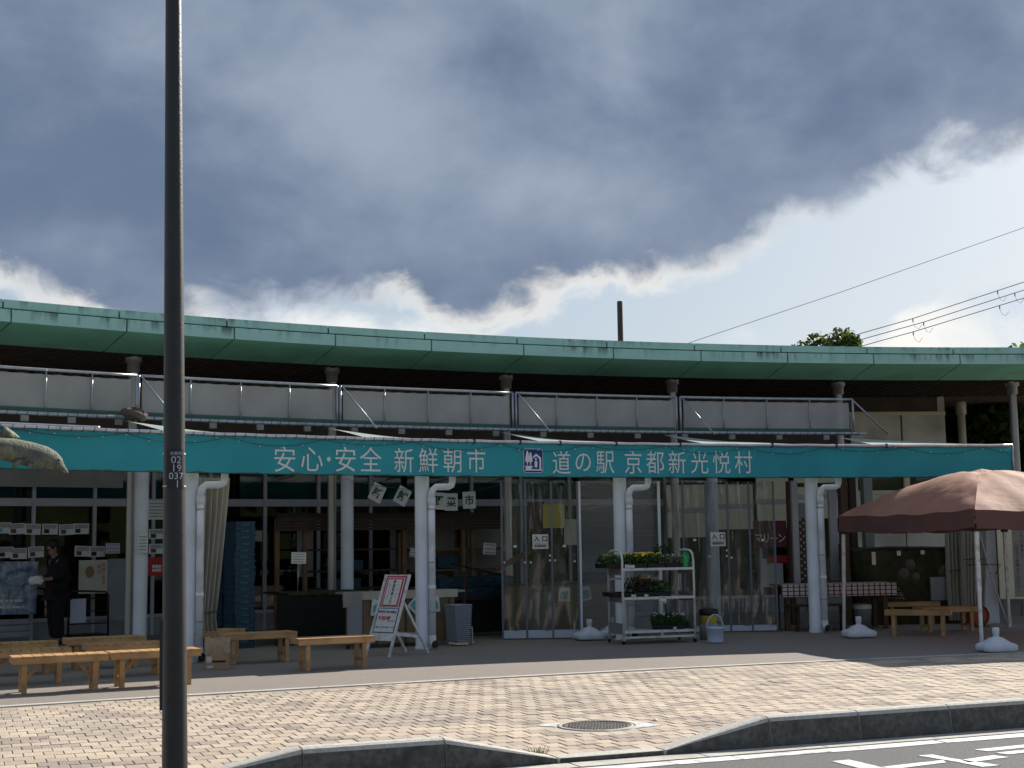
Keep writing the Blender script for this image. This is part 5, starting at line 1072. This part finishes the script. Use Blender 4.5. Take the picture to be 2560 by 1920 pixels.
for y in (-.09, .07): b = MB(); b.grid(lambda s, q: Vector((.17 * q * math.cos(6.283 * s), y + .012 * q, .185 + .17 * q * math.sin(6.283 * s))), 26, 3); b.tube([(.17 * math.cos(k * .2417), y, .185 + .17 * math.sin(k * .2417)) for k in range(27)], .012, 6); b.build('flange', 'reel_orange', t)
b = MB(); b.tube([(0, -.085, .185), (0, .08, .185)], .11, 20); b.build('hub', 'reel_orange', t); b = MB(); b.tube([(-.02, -.11, .25), (.03, -.13, .06), (.05, -.11, .02)], .013, 6); b.tube([(-.12, -.1, .012), (.16, -.1, .012)], .012, 6); b.build('stand', 'brown_timber', t)
ph = ang(2482, .9, 1450); p = arc(ph, 1.1); b = MB(); b.box(-.16, .16, -.05, .05, 0, 2.4); o = b.build('white_pillar', 'white_post'); o.location = p; o.rotation_euler = (0, 0, head(ph)); tag(o, 'white pillar behind the tied curtain at the right edge', 'pillar')
ph = ang(2560, .8, 1450); t = thing('standing_sign', 'tall cream board with vertical black lettering at the right picture edge', 'sign', arc(ph, .8), head(ph) - .1); b = MB(); b.box(-.42, .32, 0, .03, .42, 2.2); b.build('board', 'cream_board', t)
b = MB(); b.box(-.16, .18, -.012, -.002, .46, 2.1); b.build('sheet', 'grey_band', t); 
for body_t, sz, x, z, pt in (('しばらくお待ちください。', .066, -.10, 1.36, .0735), ('準備しています。', .072, -.01, 1.72, .08)):
    for k, ch in enumerate(body_t): b = MB(); text(b, ch, sz, x, z - k * pt, -.016, 0, 1., None, .01); b.build('letter', 'ink', t)
for x in (-.3, .25): b = MB(); b.bar((x, -.1, 0), (x, .02, .6), .03, .03); b.bar((x, .25, 0), (x, .04, .6), .03, .03); b.build('stand', 'galv', t)
b = MB(); b.tube([on(2448, 1330, .5), on(2480, 1450, .45), on(2505, 1520, .4), on(2528, 1590, .35)], .012, 6); o = b.build('leaning_pole', 'galv'); tag(o, 'thin grey pole leaning at the white pillar', 'pole')
p = arc(ang(2478, .4, 1412), .5, on(2478, 1412, .5).z); b = MB(); b.tube([p + Vector((-.35, 0, 0)), p + Vector((-.05, -.02, .01)), p + Vector((.2, -.02, .0)), p + Vector((.1, -.03, -.15))], .009, 5); b.tube([p + Vector((-.05, -.03, .03)), p + Vector((.03, -.04, -.16))], .008, 5); o = b.build('tie_cord', 'twine'); tag(o, 'dark cord tying the right curtain to the white pillar', 'cord')

# ================================================================== left shop front
def card_art(o, w_, h): lines(o, w_, h, 3, 'ink', .36, .1, .85); b = MB(); b.box(-w_ * .38, -w_ * .05, -.003, -.001, -h * .38, h * .0); b.build('photo', random.choice(['ink', 'leaf_dark', 'poster_teal', 'brown_timber']), o)
rows = [(8, 1320), (42, 1322), (82, 1323), (125, 1323), (167, 1324), (203, 1322)], [(14, 1381), (47, 1384), (90, 1380), (206, 1378), (243, 1379)]
nm = ('leftmost', 'second', 'third', 'fourth', 'fifth', 'sixth')
for r, row in enumerate(rows):
    for k, (px, py) in enumerate(row): sheet('notice_card', '%s white notice card in the %s row on the shop window' % (nm[k], 'upper' if r == 0 else 'lower'), 'notice', px, py, 5.6, .255, .175, random.uniform(-.05, .05), 'paper', card_art, 'notice cards in the shop window')
sheet('notice_card', 'plain pale notice sheet left of the steel column', 'notice', 282, 1371, 5.4, .24, .17, 0, 'hem', lambda o, w_, h: lines(o, w_, h, 3)); sheet('notice_card', 'notice taped to the white inner post', 'notice', 357, 1358, 2.86, .15, .28, 0, 'paper', lambda o, w_, h: lines(o, w_, h, 5))
sheet('notice_card', 'handwritten white notice left of the lamp pole', 'notice', 392, 1275, 4.5, .30, .31, 0, 'paper', lambda o, w_, h: lines(o, w_, h, 5)); sheet('notice_card', 'small photo notice above the red sign', 'notice', 392, 1335, 4.5, .26, .16, 0, 'paper', card_art); sheet('notice_card', 'lower photo notice just above the red sign', 'notice', 392, 1372, 4.5, .26, .16, 0, 'paper', card_art)
sheet('red_poster', 'dark red poster left of the lamp pole', 'poster', 392, 1416, 4.5, .30, .30, 0, 'red_sign', lambda o, w_, h: lines(o, w_, h, 2, 'paper', .0, -.2, .5))
sheet('large_poster', 'large blue and white poster at the left picture edge', 'poster', 30, 1470, 5.5, .80, .84, .02, 'poster_blue', lambda o, w_, h: lines(o, w_, h * .3, 2, 'paper', -.8, -1.2, .5))
def art_face(o, w_, h): b = MB(); b.plate([(-.06 + .075 * math.cos(k * .4488), .08 + .10 * math.sin(k * .4488)) for k in range(14)], -.004, -.001); b.build('portrait', 'skin', o); b = MB(); vtext(b, '新鮮な野菜', .062, w_ * .36, h * .36, -.004, .075); vtext(b, '朝市', .07, w_ * .2, h * .3, -.004, .085); b.build('lettering', 'ink_red', o)
sheet('large_poster', 'yellowish portrait poster right of the standing person', 'poster', 233, 1442, 5.5, .48, .55, 0, 'poster_yellow', art_face)
for px0, px1, z0, z1, d, m, lab in ((272, 316, .30, 1.34, 5.5, 'panel_grey', 'plain grey panel left of the steel column'), (-40, 84, .12, .42, 5.3, 'panel_grey', 'grey slatted kick panel under the blue poster')):
    a0, a1 = ang(px0, d), ang(px1, d); t = thing('grey_panel', lab, 'panel', arc((a0 + a1) / 2, d, z0))
    for k in range(1 if z1 > 1 else 3): h = (z1 - z0) / (1 if z1 > 1 else 3); b = MB(); sect(b, [(d, z0 + k * h), (d, z0 + (k + 1) * h - .02), (d + .03, z0 + (k + 1) * h - .02), (d + .03, z0 + k * h)], a0, a1, 2); b.build('panel' if z1 > 1 else 'slat', m, t, True)
ph = ang(218, 5.0, 1530); t = thing('folding_trolley', 'black folding trolley with a white sheet behind the benches', 'trolley', arc(ph, 4.9), head(ph)); b = MB()
b.tube([(-.33, 0, .05), (-.33, 0, .78), (-.28, 0, .83), (.26, 0, .80), (.31, 0, .75), (.31, 0, .05)], .017, 7); b.build('rail_frame', 'black_plastic', t)
for z in (.12, .30, .50, .70): b = MB(); b.tube([(-.32, 0, z), (.30, 0, z)], .011, 6); b.build('rung', 'black_plastic', t)
b = MB(); b.box(-.32, .30, .0, .45, .10, .125); b.build('deck', 'black_plastic', t); b = MB(); b.box(-.31, -.06, -.025, -.021, .32, .70); s_ = b.build('paper_sheet', 'hem', t)
# the standing person, in black, head bowed, holding a white bag
pp = arc(ang(140, 4.75, 1500), 4.75)
def skin_body(name, verts, edges, mt, parent, sub=2):
    me = bpy.data.meshes.new(name); me.from_pydata([v[:3] for v in verts], edges, []); o = bpy.data.objects.new(name, me); COL.objects.link(o)
    m = o.modifiers.new('skin', 'SKIN'); m.use_smooth_shade = True
    for i, v in enumerate(verts): s = me.skin_vertices[0].data[i]; s.radius = (v[3], v[4] if len(v) > 4 else v[3]); s.use_root = (i == 0)
    k = o.modifiers.new('sub', 'SUBSURF'); k.levels = k.render_levels = sub
    dg = bpy.context.evaluated_depsgraph_get(); nm_ = bpy.data.meshes.new_from_object(o.evaluated_get(dg)); bpy.data.objects.remove(o)
    nm_.materials.clear(); nm_.materials.append(MATS[mt]); o = bpy.data.objects.new(name, nm_); COL.objects.link(o); o.parent = parent; return o
t = thing('person', 'person in black clothes with bowed head, holding a white bag at the shop window', 'person', pp, head(ang(140, 4.75)) + R_(8))
# local frame: faces -x
body = [(0, 0, .86, .10), (.015, 0, 1.02, .10), (.0, 0, 1.22, .12), (-.02, 0, 1.34, .09), (-.045, 0, 1.40, .045), (-.075, 0, 1.455, .055), (-.085, 0, 1.53, .085, .075), (-.075, 0, 1.585, .075, .07), (-.165, 0, 1.50, .018), (-.12, 0, 1.45, .035),
        (-.01, -.17, 1.33, .05), (.01, -.20, 1.08, .042), (-.20, -.17, 1.03, .034), (-.30, -.15, 1.035, .03), (-.01, .17, 1.33, .05), (.02, .20, 1.08, .042), (-.16, .18, .98, .034), (-.25, .17, .96, .03),
        (.0, -.09, .84, .085), (-.01, -.095, .46, .06), (.02, -.095, .08, .045), (-.11, -.10, .035, .035), (.0, .09, .84, .085), (.0, .095, .46, .06), (.04, .095, .08, .045), (-.09, .10, .035, .035)]
ed = [(0, 1), (1, 2), (2, 3), (3, 4), (4, 5), (5, 6), (6, 7), (6, 8), (5, 9), (2, 10), (10, 11), (11, 12), (12, 13), (2, 14), (14, 15), (15, 16), (16, 17), (0, 18), (18, 19), (19, 20), (20, 21), (0, 22), (22, 23), (23, 24), (24, 25)]
hand = []
def add_hand(wi, dx, dy, dz):
    x, y, z = body[wi][:3]
    for k, (oy, L) in enumerate(((-.028, .062), (-.010, .072), (.010, .07), (.027, .055))):
        a_ = len(body); body.append((x - .035, y + oy, z - .005, .011)); body.append((x - .035 - L * .55, y + oy, z - .012, .0095)); body.append((x - .03 - L * .8, y + oy, z - .045, .008)); ed.extend([(wi, a_), (a_, a_ + 1), (a_ + 1, a_ + 2)])
    a_ = len(body); body.append((x - .01, y - .03, z + .012, .011)); body.append((x - .05, y - .042, z + .02, .009)); ed.extend([(wi, a_), (a_, a_ + 1)])
add_hand(13, 0, 0, 0); add_hand(17, 0, 0, 0)
skin_body('body', body, ed, 'skin', t)
jk = [(.0, 0, .88, .19, .17), (.02, 0, 1.04, .185, .165), (.015, 0, 1.22, .195, .16), (-.005, 0, 1.345, .135, .12), (-.03, 0, 1.40, .08), (-.0, -.165, 1.335, .09), (.02, -.205, 1.08, .08), (-.17, -.175, 1.035, .052), (-.0, .165, 1.335, .075), (.03, .205, 1.08, .08), (-.14, .182, .985, .052), (.0, 0, .70, .20, .18)]
skin_body('jacket', jk, [(0, 1), (1, 2), (2, 3), (3, 4), (2, 5), (5, 6), (6, 7), (2, 8), (8, 9), (9, 10), (0, 11)], 'cloth_black', t)
tr_ = [(0, 0, .88, .14), (.0, -.09, .80, .12), (-.01, -.095, .46, .10), (.02, -.095, .09, .085), (.0, .09, .80, .12), (.0, .095, .46, .10), (.04, .095, .09, .085)]
skin_body('trousers', tr_, [(0, 1), (1, 2), (2, 3), (0, 4), (4, 5), (5, 6)], 'cloth_black', t)
for y, x in ((-.098, 0), (.098, .02)): b = MB(); b.ball((x - .035, y, .042), .06, 0, 12, 8, 2.1, .85, .72); b.build('shoe', 'black_plastic', t)
b = MB(); b.ball((-.062, 0, 1.565), .104, 0, 16, 10, 1.0, .88, .92); b.ball((-.10, 0, 1.60), .07, 0, 12, 8, 1.1, 1., .7); b.build('hair', 'hair', t)
for s in (-1, 1): b = MB(); b.ball((-.065, s * .082, 1.50), .022, 0, 8, 6, .8, .4, 1.3); b.build('ear', 'skin', t)
o = thing('shopping_bag', 'small white bag held by the person in black', 'bag', pp + Vector((0, 0, 0)), head(ang(140, 4.75)) + R_(8)); b = MB(); b.grid(lambda s, q: Vector((-.40 + .13 * math.cos(6.283 * s) * (.3 + .7 * math.sin(math.pi * (.15 + .7 * q))), -.15 + .05 * math.sin(6.283 * s), 1.02 + .10 * (q - .5) * 1.2 + .012 * math.sin(s * 20))), 20, 8); b.build('bag', 'paper', o)

# ================================================================== beyond the roof: pole, trees, wires
p = at(1555, 1000, 42); zt = at(1557, 753, 42).z; b = MB(); b.lathe([(.09, 0), (.085, zt - .03), (.075, zt), (0, zt + .01)], 16, (0, 0, 0)); o = b.build('roof_flue', 'chimney'); o.location = (p.x, p.y, 0); tag(o, 'dark upright pole rising behind the green roof edge', 'pole')
def tree(label, px, D, ztop, rx, rz_, zc, n, leaf, seed, ls=.16, group='trees behind the market'):
    rnd = random.Random(seed); c = at(px, 1100, D); t = thing('broadleaf_tree', label, 'tree', (c.x, D, 0), 0, group)
    b = MB(); b.tube([(0, 0, 0), (.08, .05, zc * .4), (0, 0, zc * .75), (.1, 0, zc + rz_ * .4)], [.24, .19, .14, .04], 10); limbs = []
    for k in range(9): a = k * .698 + rnd.random() * .4; h = zc * rnd.uniform(.45, .8); e = Vector((math.cos(a) * rx * .7, math.sin(a) * rx * .7, zc + rz_ * rnd.uniform(-.3, .5))); b.tube([(0, 0, h), Vector((e.x * .4, e.y * .4, h + (e.z - h) * .6)), e], [.09, .06, .02], 6)
    b.build('trunk', 'bark', t)
    cl = []
    for k in range(46):
        a = rnd.random() * 6.283; v = rnd.uniform(-.9, 1.); r = math.sqrt(1 - v * v) * rnd.uniform(.55, 1.); cl.append((Vector((math.cos(a) * r * rx, math.sin(a) * r * rx, zc + v * rz_ * rnd.uniform(.7, 1.0))), rnd.uniform(.16, .34) * rx))
    b = MB()
    for k in range(n):
        c_, r = cl[rnd.randrange(len(cl))]; d = Vector((rnd.gauss(0, 1), rnd.gauss(0, 1), rnd.gauss(0, .8))).normalized() * r * rnd.uniform(.35, 1.05) ** .6; p = c_ + d
        n_ = Vector((rnd.gauss(0, 1), rnd.gauss(0, 1), rnd.gauss(.6, 1))).normalized(); x = n_.orthogonal().normalized(); y = n_.cross(x); s = ls * rnd.uniform(.5, 1.1)
        b.add([p - x * s, p - y * s * .55, p + x * s, p + y * s * .55], [(0, 1, 2, 3)])
    b.build('crown', leaf, t)['kind'] = 'stuff'; return t
tree('sunlit round tree crown showing above the green roof', 2085, 46, 7.6, 1.55, 1.5, 6.85, 9000, 'tree_leaf', 1, .13)
tree('dark leafy tree seen under the roof end, left one', 2390, 33, 6, 1.9, 2.3, 3.2, 9000, 'tree_leaf_dark', 2, .15); tree('dark leafy tree seen under the roof end between the two columns', 2475, 36, 6, 2.2, 2.5, 3.4, 11000, 'tree_leaf_dark', 3, .15)
tree('dark leafy tree at the right picture edge under the roof', 2590, 34, 6, 2.2, 2.4, 3.3, 9000, 'tree_leaf_dark', 4, .15); tree('lighter leafy tree behind the dark trees at the right end', 2440, 44, 6, 3.4, 2.3, 3.2, 12000, 'tree_leaf', 5, .17); tree('lighter leafy tree far right behind the dark trees', 2640, 42, 6, 3.2, 2.3, 3.2, 9000, 'tree_leaf', 6, .17)
tree('low bushy tree beside the end wall', 2385, 40, 6, 2.4, 1.8, 1.9, 9000, 'tree_leaf_dark', 8, .16)
def wire(label, pts, D, r, fit=()):
    P = [at(x, y, D + (x - 2000) * .004) for x, y in pts]; t = thing('power_line', label, 'power line', P[len(P) // 2], 0, 'power lines'); n = 24; Q = []
    for i in range(len(P) - 1): Q += [P[i].lerp(P[i + 1], k / n) for k in range(n)]
    b = MB(); b.tube(Q + [P[-1]], r, 6); b.build('cable', 'wire', t, True)
    for x, y in fit: q = at(x, y, D + (x - 2000) * .004); b = MB(); b.tube([q, q + Vector((0, 0, -.13))], .02, 6); b.tube([q + Vector((0, 0, -.12)), q + Vector((.08, 0, -.32)), q + Vector((.2, 0, -.38)), q + Vector((.32, 0, -.22))], .007, 5); b.build('spacer', 'wire', t, True)
wire('faint upper power line crossing the clear sky', [(1650, 884), (1735, 853), (2100, 731), (2560, 569), (2700, 520)], 60, .011)
wire('top one of the three power lines at the right', [(2040, 870), (2154, 833), (2280, 797), (2560, 705), (2660, 672)], 48, .0135, ((2282, 796), (2494, 727)))
wire('middle one of the three power lines at the right', [(2060, 878), (2170, 844), (2310, 805), (2560, 725), (2660, 693)], 48, .0135, ((2309, 805), (2537, 732)))
wire('lowest one of the three power lines at the right', [(2070, 890), (2190, 855), (2285, 829), (2560, 745), (2660, 714)], 48, .0135, ((2283, 829), (2499, 764)))
for k, (y0, y1) in enumerate(((1042, 1022), (1058, 1030), (1080, 1062), (1103, 1072))):
    wire(('highest of the thin lines before the dark trees', 'second of the thin lines before the dark trees', 'third of the thin lines before the dark trees', 'lowest of the thin lines before the dark trees')[k], [(2350, y0), (2450, (y0 + y1) / 2 + 3), (2620, y1)], 31.5, .009)
# unseen rise added behind the viewer to darken reflections and cut front light
def hill(s, q): x = -160 + 320 * s; y = -62 - 60 * q; return Vector((x, y, -.3 + (9 + 4 * math.sin(x * .07) + 2.5 * math.sin(x * .31 + 1)) * math.sin(math.pi * min(1, q * 1.2) / 2) ** .5))
b = MB(); b.grid(hill, 120, 8); struct(b.build('unseen_blocker_hill', 'tree_leaf_dark'))
